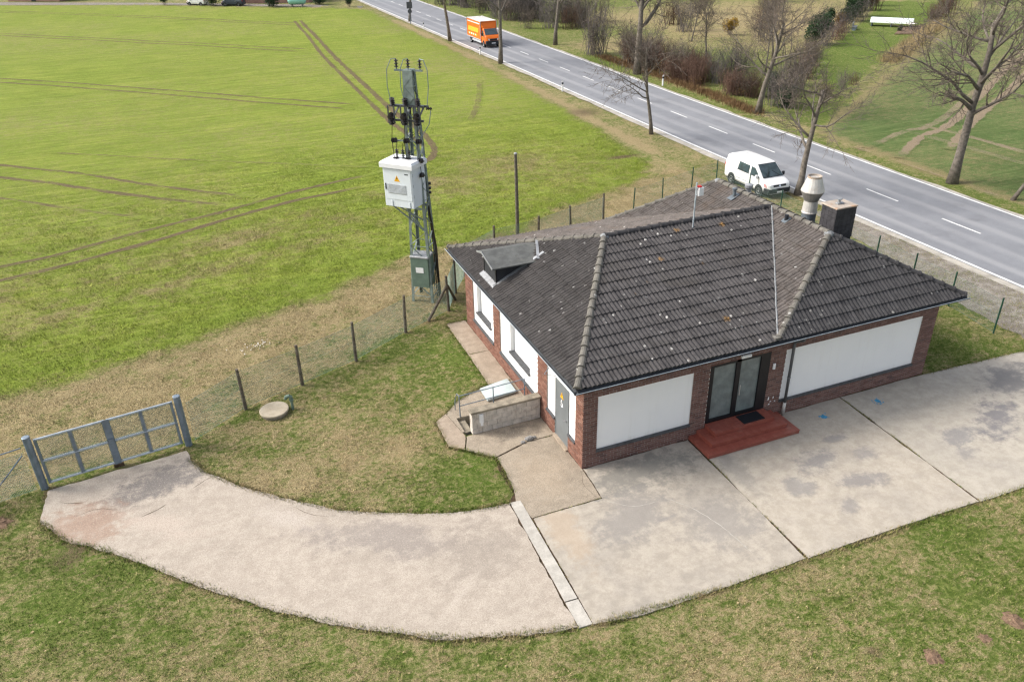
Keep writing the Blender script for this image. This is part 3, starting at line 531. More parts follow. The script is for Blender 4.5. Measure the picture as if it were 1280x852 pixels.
def keep_lawn(x, y):
    ok = ~(inside(x, y, DRIVE) | inside(x, y, PAVED) | ((x > -0.05) & (x < 14.2) & (y > -0.05) & (y < 11)) | inside(x, y, CROP))
    ok &= ~((np.hypot(x + 8.57, y - 7.3) < 0.55) | ((x > -2.9) & (x < 0.1) & (y > 3) & (y < 5.9)))
    # leave the ground the camera cannot reach
    ok &= (y > -13) & ((y - (-11.5)) * 21.8 > -(x + 16.1) * 9.3 - 60) & (x < 24)
    return ok
def keep_crop(x, y):
    ok = inside(x, y, CROP) & (x + 9 > (y + 18) * -0.30) & (rng.random(len(x)) < 1 - sstep(y - x * 0.15, 24, 48))
    for pts, w in TRACKS:
        if pts[0][0] < 22: ok &= pdist(x, y, pts) > w + 0.08
    return ok
link('lawn_grass', blades('lawn_grass', 950000, (-22, 24, -12.5, 26), 0.022, 0.07, keep_lawn), label='short patchy grass of green and straw stems around the building', cat='grass', kind='stuff')
link('crop_leaves', blades('crop_leaves', 520000, (-30, 21, 10, 52), 0.05, 0.13, keep_crop, 0.013), label='young green grain shoots in the field beyond the wire fence', cat='crop', kind='stuff')

# ---------------------------------------------------------------- paving
def rough_poly(poly, step=0.25, amp=0.03, keep=None):
    n = len(poly); out = []
    for i in range(n):
        a, b = Vector(poly[i]), Vector(poly[(i + 1) % n]); m = max(1, int((b - a).length / step)); nr = Vector((-(b - a).y, (b - a).x)).normalized()
        for k in range(m):
            p = a + (b - a) * k / m; w = 0 if k == 0 else amp * ((2 * float(fbm(np.array([p.x]), np.array([p.y]), 1.3, 301)[0]) - 1) * 1.6 + random.uniform(-0.3, 0.3))
            out.append((p.x + nr.x * w, p.y + nr.y * w))
    return out
drv = MB().prism(rough_poly(DRIVE, 0.15, 0.06), -0.12, 0.0).build('driveway', 'drive', kind='structure')
fore = MB().prism([(-2.75, -0.62), (-2.9, -5.5), (-1.3, -5.75), (9.9, -5.98), (26, -6.3), (26, -1.3), (14.2, -0.1), (0.1, 0.1), (-0.02, 3.1), (-2.8, 3.1), (-2.3, 1.7)], -0.1, -0.022).build('forecourt', 'soil', kind='structure')
for k, (mt, poly) in SLABS.items():
    MB().prism(rough_poly(poly, 0.1, 0.022 if k not in 'g' else 0.005), -0.11, {'a': 0.0, 'b': 0.003, 'c': 0.001, 'd': -0.002, 'e': 0.001, 'f': 0.02, 'g': 0.006, 'h': 0.01, 'i': 0.005}[k]).build('concrete_slab', mt, fore)
for (y0, y1) in ((-0.6, -4.72), (-4.76, -5.62)):
    t = lambda y: -2.72 - (y + 0.59) * (-0.19 / 5.0) * -1
    MB().prism(rough_poly([(-2.70 + (y0 + .6) * 0.037, y0), (-2.38 + (y0 + .6) * 0.03, y0 - .02), (-2.38 + (y1 + .6) * 0.03, y1 - .02), (-2.70 + (y1 + .6) * 0.037, y1)], 0.3, 0.006), -0.1, 0.006).build('channel_strip', 'strip', fore)
def crack(parent, pts, w, z, mat='soil'):
    P = smooth_line(pts, 0.12); vs = []
    for i, p in enumerate(P):
        d = (P[min(i + 1, len(P) - 1)] - P[max(i - 1, 0)]).normalized(); nn = Vector((-d.y, d.x, 0)); ww = w * random.uniform(0.25, 1.3) * min(1, 0.2 + i / 4, 0.2 + (len(P) - 1 - i) / 4); c = p + nn * random.uniform(-0.018, 0.018)
        for sgn in (-1, 1): v = c + nn * sgn * ww; vs.append((v.x, v.y, z))
    MB().add(vs, [(2 * i, 2 * i + 1, 2 * i + 3, 2 * i + 2) for i in range(len(P) - 1)]).build('crack', mat, parent)
for pts, w in (([(-13.0, 3.2), (-12.55, 3.35), (-12.3, 3.5)], 0.03), ([(-11.5, 4.0), (-11.1, 4.25), (-10.9, 4.3)], 0.02), ([(-15.3, 4.9), (-14.7, 4.6), (-14.5, 4.75)], 0.012), ([(-14.9, 4.0), (-14.2, 4.1), (-13.6, 3.8)], 0.008), ([(-8.8, 1.9), (-8.2, 1.2), (-7.6, 0.9)], 0.006)): crack(drv, pts, w, 0.003)
for pts, w in (([(1.6, -2.2), (2.2, -3.1), (2.5, -4.2), (2.6, -5.2)], 0.012), ([(-0.1, -1.6), (0.6, -2.2), (1.6, -2.3)], 0.008)): crack(fore, pts, w, 0.004, 'strip')
crack(fore, [(-0.08, -0.05), (-0.3, -0.8), (-0.2, -1.5)], 0.006, 0.002)
def edge_weeds():
    vs = []; rr = random.Random(17); lines = [([(3.92, -1.2), (3.845, -5.95)], 900, 0.02), ([(10.25, -0.2), (10.03, -6.1)], 1100, 0.02), ([(-2.36, -0.7), (-2.5, -5.6)], 260, 0.012), ([(-2.3, -1.5), (-0.09, -1.5)], 160, 0.012), ([(-1.0, 2.03), (0, 2.02)], 120, 0.012), ([(-0.9, 5.88), (0, 5.88)], 150, 0.015), ([(-0.88, 8.31), (0, 8.31)], 120, 0.012),
             (DRIVE[:10], 5200, 0.07), (DRIVE[13:], 4200, 0.07), ([(-2.5, -5.7), (1.05, -5.95), (10, -6.1), (20, -6.35)], 5200, 0.06), (PAVED[9:], 3600, 0.05), ([(14.2, -0.06), (19.4, -0.35)], 900, 0.05)]
    for line, n, w in lines:
        for i in range(n):
            t = rr.random() * (len(line) - 1); j = int(t); a, b = line[j], line[j + 1]; f = t - j; x = a[0] + (b[0] - a[0]) * f; y = a[1] + (b[1] - a[1]) * f
            if w < 0.03 and fbm(np.array([x]), np.array([y]), 1.5, 77)[0] < 0.45: continue
            x += rr.gauss(0, w); y += rr.gauss(0, w); h = rr.uniform(0.015, 0.05 if w < 0.03 else 0.085); q_ = rr.uniform(0, 6.28); dx, dy = math.cos(q_), math.sin(q_); ln = rr.uniform(0.3, 1.2)
            vs += [(x - dy * .01, y + dx * .01, -0.03), (x + dy * .01, y - dx * .01, -0.03), (x + dx * h * ln, y + dy * h * ln, h)]
    me = bpy.data.meshes.new('edge_grass'); me.from_pydata(vs, [], [(3 * i, 3 * i + 1, 3 * i + 2) for i in range(len(vs) // 3)]); me.materials.append(M['blades']); A = np.array(vs); c = cover_of(A[:, 0], A[:, 1]); c[:, 2] *= 0.4; set_cover(me, c); return me
link('edge_grass', edge_weeds(), label='grass and weeds creeping over paving edges and joints', cat='grass', kind='stuff')
def blob(r, n=18, sq=1.0, j=0.25):
    return [(r * (1 + random.uniform(-j, j)) * math.cos(2 * PI * k / n), sq * r * (1 + random.uniform(-j, j)) * math.sin(2 * PI * k / n)) for k in range(n)]
for i, (x, y) in enumerate(((8.89, -0.79), (11.28, -0.76))):
    m = MB().poly([(a, b, 0) for a, b in blob(0.11, 14, 1.1)])
    for k in range(9): a = random.uniform(0, 6.28); d = random.uniform(0.13, 0.24); m.poly([(d * math.cos(a) + u, d * math.sin(a) + w, 0) for u, w in blob(random.uniform(0.015, 0.035), 7)])
    m.build('spray_mark', 'blue', label=('blue paint spot on the forecourt nearer the red entrance steps', 'blue paint spot on the forecourt farther from the entrance steps')[i], cat='paint mark', loc=(x, y, 0.0075))
# stairwell, deck items
well = thing('cellar_stairwell', 'sunken cellar stairwell behind the low block wall', 'stairwell', (-2.75, 3.4, 0))
m = MB(); m.box(0, 2.72, -0.02, 0.04, -1.6, -0.02); m.box(0, 2.72, 0.86, 0.92, -1.6, -0.02); m.box(2.68, 2.74, 0.0, 0.9, -1.6, -0.02); m.build('retaining_wall', 'coping', well)
for k in range(7): MB().box(0.02 + 0.27 * k, 0.29 + 0.27 * k, 0.04, 0.86, -1.9, -0.12 - 0.2 * k).build('step', 'coping', well)
MB().box(1.9, 2.7, 0.04, 0.86, -1.65, -1.5).build('landing', 'dark', well)
par = thing('block_parapet', 'low pale concrete block wall guarding the cellar stairs', 'wall', (-2.55, 3.14, 0))
bw, bh = 0.362, 0.2; bmesh_ = {}
for r_ in range(4):
    x = 0.0 if r_ % 2 == 0 else -bw / 2
    while x < 2.5:
        a, b = max(x, 0), min(x + bw, 2.51)
        if b - a > 0.05:
            key = round(b - a, 3)
            if key not in bmesh_: bmesh_[key] = MB().bbox(0, b - a - 0.012, 0, 0.24, 0, bh - 0.012, 0.006).mesh('block', 'block')
            link('block', bmesh_[key], par, loc=(a, random.uniform(-0.003, 0.003), 0.004 + r_ * bh))
        x += bw
MB().box(0.02, 2.48, 0.02, 0.22, 0, 0.79).build('mortar_core', 'coping', par)
MB().bbox(-0.03, 2.53, -0.03, 0.29, 0.806, 0.88, 0.012).build('coping', 'coping', par)
m = MB(); m.bbox(0.26, 0.40, -0.05, 0.0, 0.42, 0.74, 0.01); m.bbox(0.3, 0.38, -0.06, -0.005, 0.3, 0.44, 0.008); m.build('junction_box', 'signwhite', par)
rail = thing('stair_railing', 'thin grey tube railing between cellar stairs and pale cover', 'railing', (-2.6, 4.3, 0))
pp = [(0, 0), (1.28, 0.06), (2.5, 0.12)]
for i, (x, y) in enumerate(pp): MB().tube([(x, y, 0), (x, y, 0.88)], 0.02, 6).build('post', 'galv', rail)
for z in (0.87, 0.46): MB().tube([(x, y, z) for x, y in pp], 0.017, 6).build('rail', 'galv', rail)
MB().tube([(0, 0, 0.87), (0.0, 0.28, 0.8), (-0.02, 0.45, 0.4), (-0.02, 0.5, 0)], 0.016, 6).build('rail', 'galv', rail)
cov = thing('cellar_cover', 'pale blue-white sheet cover lying on the concrete beside the railing', 'cover', (-1.4, 4.72, 0))
m = MB(); P_ = [(0, 0.05), (1.18, 0.2), (1.2, 1.14), (0.02, 0.9)]
m.prism(P_, 0.05, 0.11); m.build('sheet', 'cover', cov)
MB().prism([(0.04, 0.1), (1.14, 0.24), (1.15, 1.08), (0.06, 0.85)], 0.004, 0.05).build('curb', 'coping', cov)
MB().bar((0.02, 0.07, 0.12), (1.18, 0.22, 0.12), 0.03, 0.02).build('edge_strip', 'galvlight', cov)
def rock(sz, seed):
    rr = random.Random(seed); m = MB(); n = 7; vs = []
    for i, (r, z) in enumerate(((0.75, 0), (1, 0.35), (0.8, 0.75), (0.3, 0.95))):
        for k in range(n): a = 2 * PI * k / n + i * .3; q = r * rr.uniform(0.75, 1.15) * sz; vs.append((q * math.cos(a), q * math.sin(a) * 0.8, z * sz * rr.uniform(0.8, 1.1)))
    fs = [(i * n + k, i * n + (k + 1) % n, (i + 1) * n + (k + 1) % n, (i + 1) * n + k) for i in range(3) for k in range(n)] + [tuple(range(21, 28))]
    return m.add(vs, fs)
for (x, y, s_, lb) in ((-0.93, 2.1, 0.15, 'largest grey rubble stone on the concrete by the side door'), (-1.18, 2.02, 0.09, 'middle-sized grey rubble stone on the concrete by the side door'), (-0.72, 2.13, 0.075, 'smallest grey rubble stone nearest the side door')):
    rock(s_, int(x * 100)).build('rubble_stone', 'stone', label=lb, cat='stone', loc=(x, y, 0.002))
mh = thing('manhole_cover', 'round pale concrete shaft cover on the lawn beside the green pipe', 'manhole', (-8.57, 7.28, -0.02))
MB().lathe([(0.47, 0), (0.47, 0.1), (0.45, 0.1)], 32).build('shaft_ring', 'coping', mh); MB().lathe([(0.5, 0.1), (0.51, 0.11), (0.51, 0.15), (0.49, 0.165), (0.0, 0.17)], 40).build('lid', 'manhole', mh)
hy = thing('standpipe', 'short green standpipe with bent spout beside the round cover', 'standpipe', (-7.93, 7.25, -0.03))
MB().tube([(0, 0, 0), (0, 0, 0.42)], 0.05, 10).build('pipe', 'cabgreen', hy); MB().tube([(0, 0, 0.42), (0.0, 0, 0.53), (-0.06, 0.01, 0.58), (-0.16, 0.03, 0.56), (-0.2, 0.04, 0.47)], [0.06, 0.065, 0.065, 0.06, 0.055], 10).build('spout', 'cabgreen', hy); MB().lathe([(0.075, 0.38), (0.08, 0.39), (0.08, 0.44), (0.06, 0.45)], 10).build('collar', 'cabgreen', hy)
for i, (x, y, s_, lb) in enumerate(((4.4, -9.67, 0.22, 'reddish molehill in the lawn, nearest the bottom edge'), (5.95, -9.75, 0.15, 'small reddish molehill in the lawn between two others'), (7.08, -9.6, 0.24, 'reddish molehill at the right edge of the lawn'), (-16.9, 4.55, 0.3, 'brown soil heap in the grass left of the gate'))):
    m = MB(); n = 14; vs = [(0, 0, s_ * 0.25)]
    for r_, z in ((0.35, 0.2), (0.7, 0.1), (1.15, 0.0)):
        for k in range(n): a = 2 * PI * k / n; u = random.uniform(0.6, 1.35); vs.append((s_ * r_ * u * math.cos(a), s_ * r_ * u * math.sin(a), s_ * z * random.uniform(0.7, 1.2)))
    fs = [(0, 1 + k, 1 + (k + 1) % n) for k in range(n)] + [(1 + i_ * n + k, 1 + (i_ + 1) * n + k, 1 + (i_ + 1) * n + (k + 1) % n, 1 + i_ * n + (k + 1) % n) for i_ in range(2) for k in range(n)]
    m.add(vs, fs).build('molehill', 'mole', label=lb, cat='molehill', group='molehills in the grass', loc=(x, y, float(gz(x, y)) - 0.005))

# ---------------------------------------------------------------- road
YR = [-220, -60, -20, 0, 20, 43, 66, 90, 113, 136, 180, 260, 520]
def xl(y): return float(np.interp(y, [0, 30, 70, 140, 520], [24.0, 24.05, 24.5, 24.6, 25.5]))
def xr(y): return float(np.interp(y, [0, 43, 90, 136, 520], [31.7, 32.2, 33.3, 33.8, 36]))
def xc(y): return float(np.interp(y, [0, 16, 73, 140, 520], [27.8, 27.88, 28.75, 29.2, 31]))
def rstrip(f0, f1, ys, z, mb=None):
    m = mb or MB(); vs = [(f(y), y, z) for y in ys for f in (f0, f1)]
    return m.add(vs, [(2 * i, 2 * i + 1, 2 * i + 3, 2 * i + 2) for i in range(len(ys) - 1)])
ys = [-220, -60] + list(np.arange(-20, 200, 1.0)) + [260, 520]
wv = lambda y, s: 0.22 * (float(fbm(np.array([y * 1.0]), np.array([s * 9.1]), 0.5, 401)[0]) - 0.5) * 2
rstrip(lambda y: xl(y) - 0.55 + wv(y, 1), lambda y: xl(y) + 0.1, ys, 0.004).build('road_shoulder', 'dust', kind='structure')
rstrip(lambda y: xr(y) - 0.1, lambda y: xr(y) + 0.35 + wv(y, 2), ys, 0.004).build('road_shoulder', 'dust', kind='structure')
road = rstrip(lambda y: xl(y) - 0.06, lambda y: xr(y) + 0.06, ys, 0.012).build('road', 'asphalt', kind='structure')
rstrip(lambda y: xl(y) + 0.0, lambda y: xl(y) + 0.17, ys, 0.016).build('edge_line', 'paint', road)
rstrip(lambda y: xr(y) - 0.17, lambda y: xr(y) - 0.02, ys, 0.016).build('edge_line', 'paint', road)
pd = 5.64; y0 = 16.14
for k in range(-8, 30):
    y = y0 + pd * k
    rstrip(lambda t: xc(t) - 0.06, lambda t: xc(t) + 0.06, [y - 1.25, y, y + 1.25], 0.016).build('dash_line', 'paint', road)
gp = rough_poly([(22.3, 15.5), (21.7, 12.4), (21.4, 10), (20.75, 6.6), (20.1, 3.25), (19.9, 0.4), (19.4, -3), (19, -12), (23.6, -12), (23.6, 15.5)], 0.3, 0.2)
MB().prism(gp, -0.06, 0.001).build('gravel_layby', 'gravel', kind='structure')

# ---------------------------------------------------------------- the building
W, L, E_, HE = 14.12, 10.92, 0.484, 3.35
bld = thing('brick_building', 'single-storey brick building with white panels and dark tiled hip roof', 'building')
def brickwork(name, mat, length, z0, z1, openings, place, offset=0.0):
    m = MB(); r_ = 0; z = z0; ch = 0.0833
    while z < z1 - 0.02:
        zt = min(z + ch - 0.017, z1); zc = (z + zt) / 2
        iv = [(0, length)]
        for (a, b, c, d) in openings:
            if c < zc < d:
                niv = []
                for (s_, e_) in iv:
                    if b <= s_ or a >= e_: niv.append((s_, e_))
                    else:
                        if a > s_: niv.append((s_, a))
                        if b < e_: niv.append((b, e_))
                iv = niv
        for (s_, e_) in iv:
            u = -0.25 + (0.125 if r_ % 2 else 0) + offset
            while u < e_:
                a, b = max(u, s_), min(u + 0.234, e_)
                if b - a > 0.03:
                    h = 0.012 + random.uniform(-0.003, 0.003)
                    pts = [place(p, h if k else -0.005, w) for k in (0, 1) for (p, w) in ((a, z), (b, z), (b, zt), (a, zt))]
                    m.add(pts, [(4, 5, 6, 7), (0, 1, 5, 4), (1, 2, 6, 5), (2, 3, 7, 6), (3, 0, 4, 7)])
                u += 0.25
        z += ch; r_ += 1
    return m.build(name, mat, bld, kind='stuff')
FO = [(0.48, 3.9, 0.57, 2.58), (4.52, 6.88, 0.0, 2.68), (7.5, 13.45, 0.57, 2.6)]
brickwork('front_bricks', 'brick', W, 0, 3.24, FO, lambda u, h, z: (u, -h, z))
LO = [(0.52, 2.68, 0.66, 3.3), (1.04, 2.04, 0.0, 1.0), (3.46, 7.0, 0.6, 3.3), (7.68, 10.0, 0.6, 3.3)]
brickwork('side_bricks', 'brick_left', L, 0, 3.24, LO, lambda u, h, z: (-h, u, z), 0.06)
brickwork('gable_bricks', 'brick', L, 0, 3.24, [(1.0, 4.5, 0.57, 2.58)], lambda u, h, z: (W + h, u, z), 0.06)
brickwork('rear_bricks', 'brick', W, 0, 3.24, [(1.0, 4.5, 0.57, 2.58), (7, 12, 0.57, 2.58)], lambda u, h, z: (u, L + h, z), 0.06)
m = MB(); T_ = 0.3
for (a, b, c, d) in ((0, 0.48, 0, 3.24), (0.48, 3.9, 0, 0.57), (0.48, 3.9, 2.58, 3.24), (3.9, 4.52, 0, 3.24), (4.52, 6.88, 2.68, 3.24), (6.88, 7.5, 0, 3.24), (7.5, 13.45, 0, 0.57), (7.5, 13.45, 2.6, 3.24), (13.45, W, 0, 3.24)): m.box(a, b, 0, T_, c, d)
for (a, b, c, d) in ((T_, 0.52, 0, 3.24), (0.52, 1.04, 0, 0.66), (2.04, 2.68, 0, 0.66), (2.68, 3.46, 0, 3.24), (3.46, 7.0, 0, 0.6), (7.0, 7.68, 0, 3.24), (7.68, 10.0, 0, 0.6), (10.0, L - T_, 0, 3.24)): m.box(0, T_, a, b, c, d)
m.box(W - T_, W, T_, L - T_, 0, 3.24); m.box(0, W, L - T_, L, 0, 3.24)
m.build('wall_core', 'mortar', bld)
# front panels with slate sills
for (a, b, c, d) in ((0.48, 3.9, 0.57, 2.58), (7.5, 13.45, 0.57, 2.6)):
    p = MB().box(a, b, 0.022, 0.2, c, d).build('white_panel', 'white', bld); MB().bbox(a - 0.02, b + 0.02, -0.045, 0.02, c - 0.045, c + 0.045, 0.008).build('sill', 'slate', p)
MB().box(1.0, 4.5, L - 0.2, L - 0.02, 0.57, 2.58).build('white_panel', 'white', bld); MB().box(7, 12, L - 0.2, L - 0.02, 0.57, 2.58).build('white_panel', 'white', bld); MB().box(W - 0.2, W - 0.02, 1.0, 4.5, 0.57, 2.58).build('white_panel', 'white', bld)
# left wall panels, blind windows, side door
def left_panel(a, b, c, win):
    m = MB(); x0, x1 = 0.03, 0.25; d = 3.24
    if win:
        p, q_, r_, s_ = win
        m.box(x0, x1, a, p, c, d); m.box(x0, x1, q_, b, c, d); m.box(x0, x1, p, q_, c, r_); m.box(x0, x1, p, q_, s_, d); m.box(x0 + 0.16, x1 - 0.005, p, q_, r_, s_)
    pn = m.build('white_panel', 'white', bld); MB().bbox(-0.05, 0.03, a - 0.02, b + 0.02, c - 0.05, c + 0.03, 0.008).build('sill', 'slate', pn)
    if win: MB().bbox(-0.04, x0 + 0.15, p - 0.04, q_ + 0.04, r_ - 0.05, r_ + 0.012, 0.008).build('window_sill', 'slate', pn)
    return pn
left_panel(3.46, 7.0, 0.6, (4.2, 6.02, 1.15, 2.9)); left_panel(7.68, 10.0, 0.6, (8.02, 9.6, 1.12, 2.8))
m = MB(); m.box(0.03, 0.25, 0.52, 1.04, 0.66, 3.24); m.box(0.03, 0.25, 2.04, 2.68, 0.66, 3.24); m.box(0.03, 0.25, 1.04, 2.04, 2.25, 3.24)
pn = m.build('white_panel', 'white', bld)
MB().bbox(-0.05, 0.03, 0.5, 1.04, 0.62, 0.69, 0.008).build('sill', 'slate', pn); MB().bbox(-0.05, 0.03, 2.04, 2.7, 0.62, 0.69, 0.008).build('sill', 'slate', pn)
MB().box(0.03, 0.24, 1.02, 1.045, 0, 0.66).box(0.03, 0.24, 2.035, 2.06, 0, 0.66).build('door_jamb', 'slate', bld)
dr = MB().box(0.012, 0.06, 1.05, 2.03, 0.07, 2.24).build('side_door', 'greydoor', bld, label='grey steel side door with a yellow warning triangle')
m = MB(); m.box(0.0, 0.07, 1.045, 1.085, 0.06, 2.248); m.box(0, 0.07, 1.995, 2.035, 0.06, 2.248); m.box(0, 0.07, 1.085, 1.995, 2.205, 2.248); m.build('door_frame', 'greydoor', dr)
MB().box(-0.1, 0.25, 1.0, 2.08, -0.02, 0.06).build('threshold', 'path', dr)
MB().bar((-0.05, 1.17, 1.08), (-0.05, 1.29, 1.08), 0.025).bar((0.012, 1.17, 1.08), (-0.05, 1.17, 1.08), 0.02).build('handle', 'chrome', dr)
MB().add([(0.008, 1.68, 1.72), (0.008, 1.42, 1.72), (0.008, 1.55, 1.97)], [(0, 1, 2)]).build('warning_sign', 'yellow', dr)
MB().add([(0.006, 1.545, 1.93), (0.006, 1.58, 1.84), (0.006, 1.55, 1.85), (0.006, 1.565, 1.76), (0.006, 1.52, 1.87), (0.006, 1.55, 1.86)], [(0, 1, 2, 3, 4, 5)]).build('lightning_bolt', 'black', dr)
ring = MB(); n_ = 20
for k in range(n_):
    a, b = 2 * PI * k / n_, 2 * PI * (k + 1) / n_; ring.add([(0.008, 1.55 + r_ * math.cos(t), 1.47 + r_ * math.sin(t)) for r_, t in ((0.04, a), (0.085, a), (0.085, b), (0.04, b))], [(0, 1, 2, 3)])
ring.add([(0.008, 1.585, 1.47), (0.008, 1.635, 1.47), (0.008, 1.6, 1.66), (0.008, 1.56, 1.66)], [(0, 1, 2, 3)]); ring.build('white_mark', 'signwhite', dr)
MB().tube([(0.03, 2.6, 2.28), (-0.28, 2.3, 2.3), (0.03, 2.05, 2.28)], 0.01, 5).tube([(0.03, 2.35, 2.62), (-0.28, 2.3, 2.3)], 0.01, 5).build('door_stay', 'galv', bld)
# front door
fd = MB().box(4.53, 6.87, 0.07, 0.12, 0.452, 2.67).build('front_door', 'black', bld, label='black framed double door with frosted panes')
m = MB()
for (a, b, c, d) in ((4.53, 4.66, 0.455, 2.67), (5.53, 5.7, 0.455, 2.67), (6.5, 6.87, 0.455, 2.67), (4.66, 6.5, 2.58, 2.67), (4.66, 5.53, 0.455, 0.56), (5.7, 6.5, 0.455, 0.56)): m.box(a, b, -0.01, 0.072, c, d)
m.build('door_frame', 'black', fd)
MB().box(4.66, 5.53, 0.05, 0.068, 0.56, 2.58).build('pane', 'frost', fd); MB().box(5.7, 6.5, 0.05, 0.068, 0.56, 2.58).build('pane', 'frost', fd)
MB().tube([(5.72, -0.06, 1.3), (5.72, -0.06, 1.7)], 0.015, 6).build('handle', 'chrome', fd)
MB().box(4.53, 6.87, 0.12, 0.35, 0.45, 2.68).build('door_backing', 'dark', bld)
MB().bbox(5.62, 6.02, -0.1, -0.014, 2.72, 2.82, 0.02).build('wall_lamp', 'signwhite', bld); MB().bbox(6.98, 7.08, -0.08, -0.014, 1.98, 2.2, 0.02).build('door_light', 'signwhite', bld)
m = MB()
for (x, z, w, h) in ((7.0, 0.72, 0.06, 0.16), (7.1, 0.62, 0.07, 0.05), (7.2, 0.74, 0.05, 0.09), (7.28, 0.6, 0.06, 0.05), (7.04, 0.52, 0.08, 0.06)): m.add([(x, -0.0165, z), (x + w, -0.0165, z + 0.02), (x + w * 0.8, -0.0165, z + h), (x + 0.01, -0.0165, z + h * 0.7)], [(0, 1, 2, 3)])
m.build('paint_splash', 'signwhite', bld)
# downpipe
dp_ = MB().tube([(7.7, -0.52, 3.25), (7.7, -0.46, 3.1), (7.68, -0.14, 2.92), (7.68, -0.11, 2.8), (7.68, -0.11, 0.5)], 0.05, 10).build('downpipe', 'pipegrey', bld, smooth=True)
MB().tube([(7.68, -0.11, 0.52), (7.68, -0.11, 0.0)], 0.058, 10).build('pipe_shoe', 'stackwhite', dp_, smooth=True)
MB().lathe([(0.06, 0), (0.06, 0.04)], 10, (7.68, -0.11, 1.5)).build('pipe_clip', 'gutter', dp_)
# entrance steps
st = thing('entrance_steps', 'red tiled three-tier entrance steps before the black door', 'steps', (5.7, 0, 0))
for k, (hw, dep, z0, z1) in enumerate(((1.78, 1.2, 0.004, 0.15), (1.49, 0.9, 0.15, 0.3), (1.18, 0.6, 0.3, 0.448))):
    t = MB().box(-hw + 0.006, hw - 0.006, -dep + 0.006, -0.02, z0, z1 - 0.006).build('step_core', 'grout', st)
    m = MB(); tw = 0.148; g = 0.006; nxx = int(round(2 * hw / tw)); tx = 2 * hw / nxx; nyy = int(round(dep / tw)); ty = (dep - 0.02) / nyy
    for i in range(nxx):
        for j in range(nyy):
            if k < 2 and abs(-hw + (i + .5) * tx) < (1.49, 1.18)[k] - 0.15 and -dep + (j + .5) * ty > -(0.9, 0.6)[k] + 0.15: continue
            m.box(-hw + i * tx + g / 2, -hw + (i + 1) * tx - g / 2, -dep + j * ty + g / 2 - (0.03 if j == 0 else 0), -dep + (j + 1) * ty - g / 2, z1 - (0.022 if j == 0 else 0.008), z1 + random.uniform(-0.001, 0.001))
        m.box(-hw + i * tx + g / 2, -hw + (i + 1) * tx - g / 2, -dep, -dep + 0.008, z0 + 0.004, z1 - 0.012)
    for j in range(nyy):
        for sx in (-1, 1):
            a, b = sorted((sx * hw, sx * (hw - 0.008))); m.box(a, b, -dep + j * ty + g / 2, -dep + (j + 1) * ty - g / 2, z0 + 0.004, z1 - 0.012)
    m.build('step_tiles', 'steptile', st, kind='stuff')
MB().bbox(-0.42, 0.42, -0.24, 0.24, 0, 0.018, 0.006).build('doormat', 'mat', label='black doormat on the red top step at the front door', cat='doormat', loc=(6.12, -0.31, 0.451))

# ---------------------------------------------------------------- roof
ZR = 5.3
E0, E1, E2, E3 = Vector((-E_, -E_, HE)), Vector((W + E_, -E_, HE)), Vector((W + E_, L + E_, HE)), Vector((-E_, L + E_, HE))
A, J, FP, BP = Vector((3.48, 5.46, ZR)), Vector((10.72, 5.5, ZR)), Vector((10.72, 2.35, ZR)), Vector((10.72, 9.0, ZR))
V, VB = Vector((6.6, -E_, HE)), Vector((6.8, L + E_, HE))
roof = link('roof', None, bld); roof.location = (0, 0, 0)
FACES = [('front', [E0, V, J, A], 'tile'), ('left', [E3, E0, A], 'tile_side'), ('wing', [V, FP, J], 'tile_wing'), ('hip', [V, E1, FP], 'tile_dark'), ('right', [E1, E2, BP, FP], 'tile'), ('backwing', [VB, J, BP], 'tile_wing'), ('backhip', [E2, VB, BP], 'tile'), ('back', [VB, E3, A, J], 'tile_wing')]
TW, TE, TL = 0.30, 0.445, 0.53
prof = []
for k in range(9):
    s_ = k / 8; prof.append((s_ * TW, 0.046 * (0.5 - 0.5 * math.cos(4 * PI * s_)) ** 0.5 + 0.018 * s_))
def tile_verts(lip=0.042, tl=TL):
    vs = []
    for k, (u, h) in enumerate(prof): vs.append((u, 0.0, h + lip))
    for k, (u, h) in enumerate(prof): vs.append((u, tl, h + 0.002))
    for k, (u, h) in enumerate(prof): vs.append((u, 0.0, h * 0.9 - 0.004))
    fs = [(k, k + 1, 10 + k, 9 + k) for k in range(8)] + [(18 + k, 19 + k, k + 1, k) for k in range(8)]
    fs += [(0, 9, 18), (8, 26, 17)]
    return vs, fs
def clip(poly, edges):
    for (px, py, nx_, ny_) in edges:
        out = []
        for i in range(len(poly)):
            a, b = poly[i], poly[(i + 1) % len(poly)]; da = (a[0] - px) * nx_ + (a[1] - py) * ny_; db = (b[0] - px) * nx_ + (b[1] - py) * ny_
            if da >= 0: out.append(a)
            if (da >= 0) != (db >= 0): t = da / (da - db); out.append(tuple(a[k] + (b[k] - a[k]) * t for k in range(3)))
        poly = out
        if len(poly) < 3: return []
    return poly
tv, tf = tile_verts(); single = {}
tile_variants = [MB().add(*tile_verts(0.042 + d)).mesh('roof_tile', 'tile') for d in (-0.004, 0, 0.004)]
deck = MB()
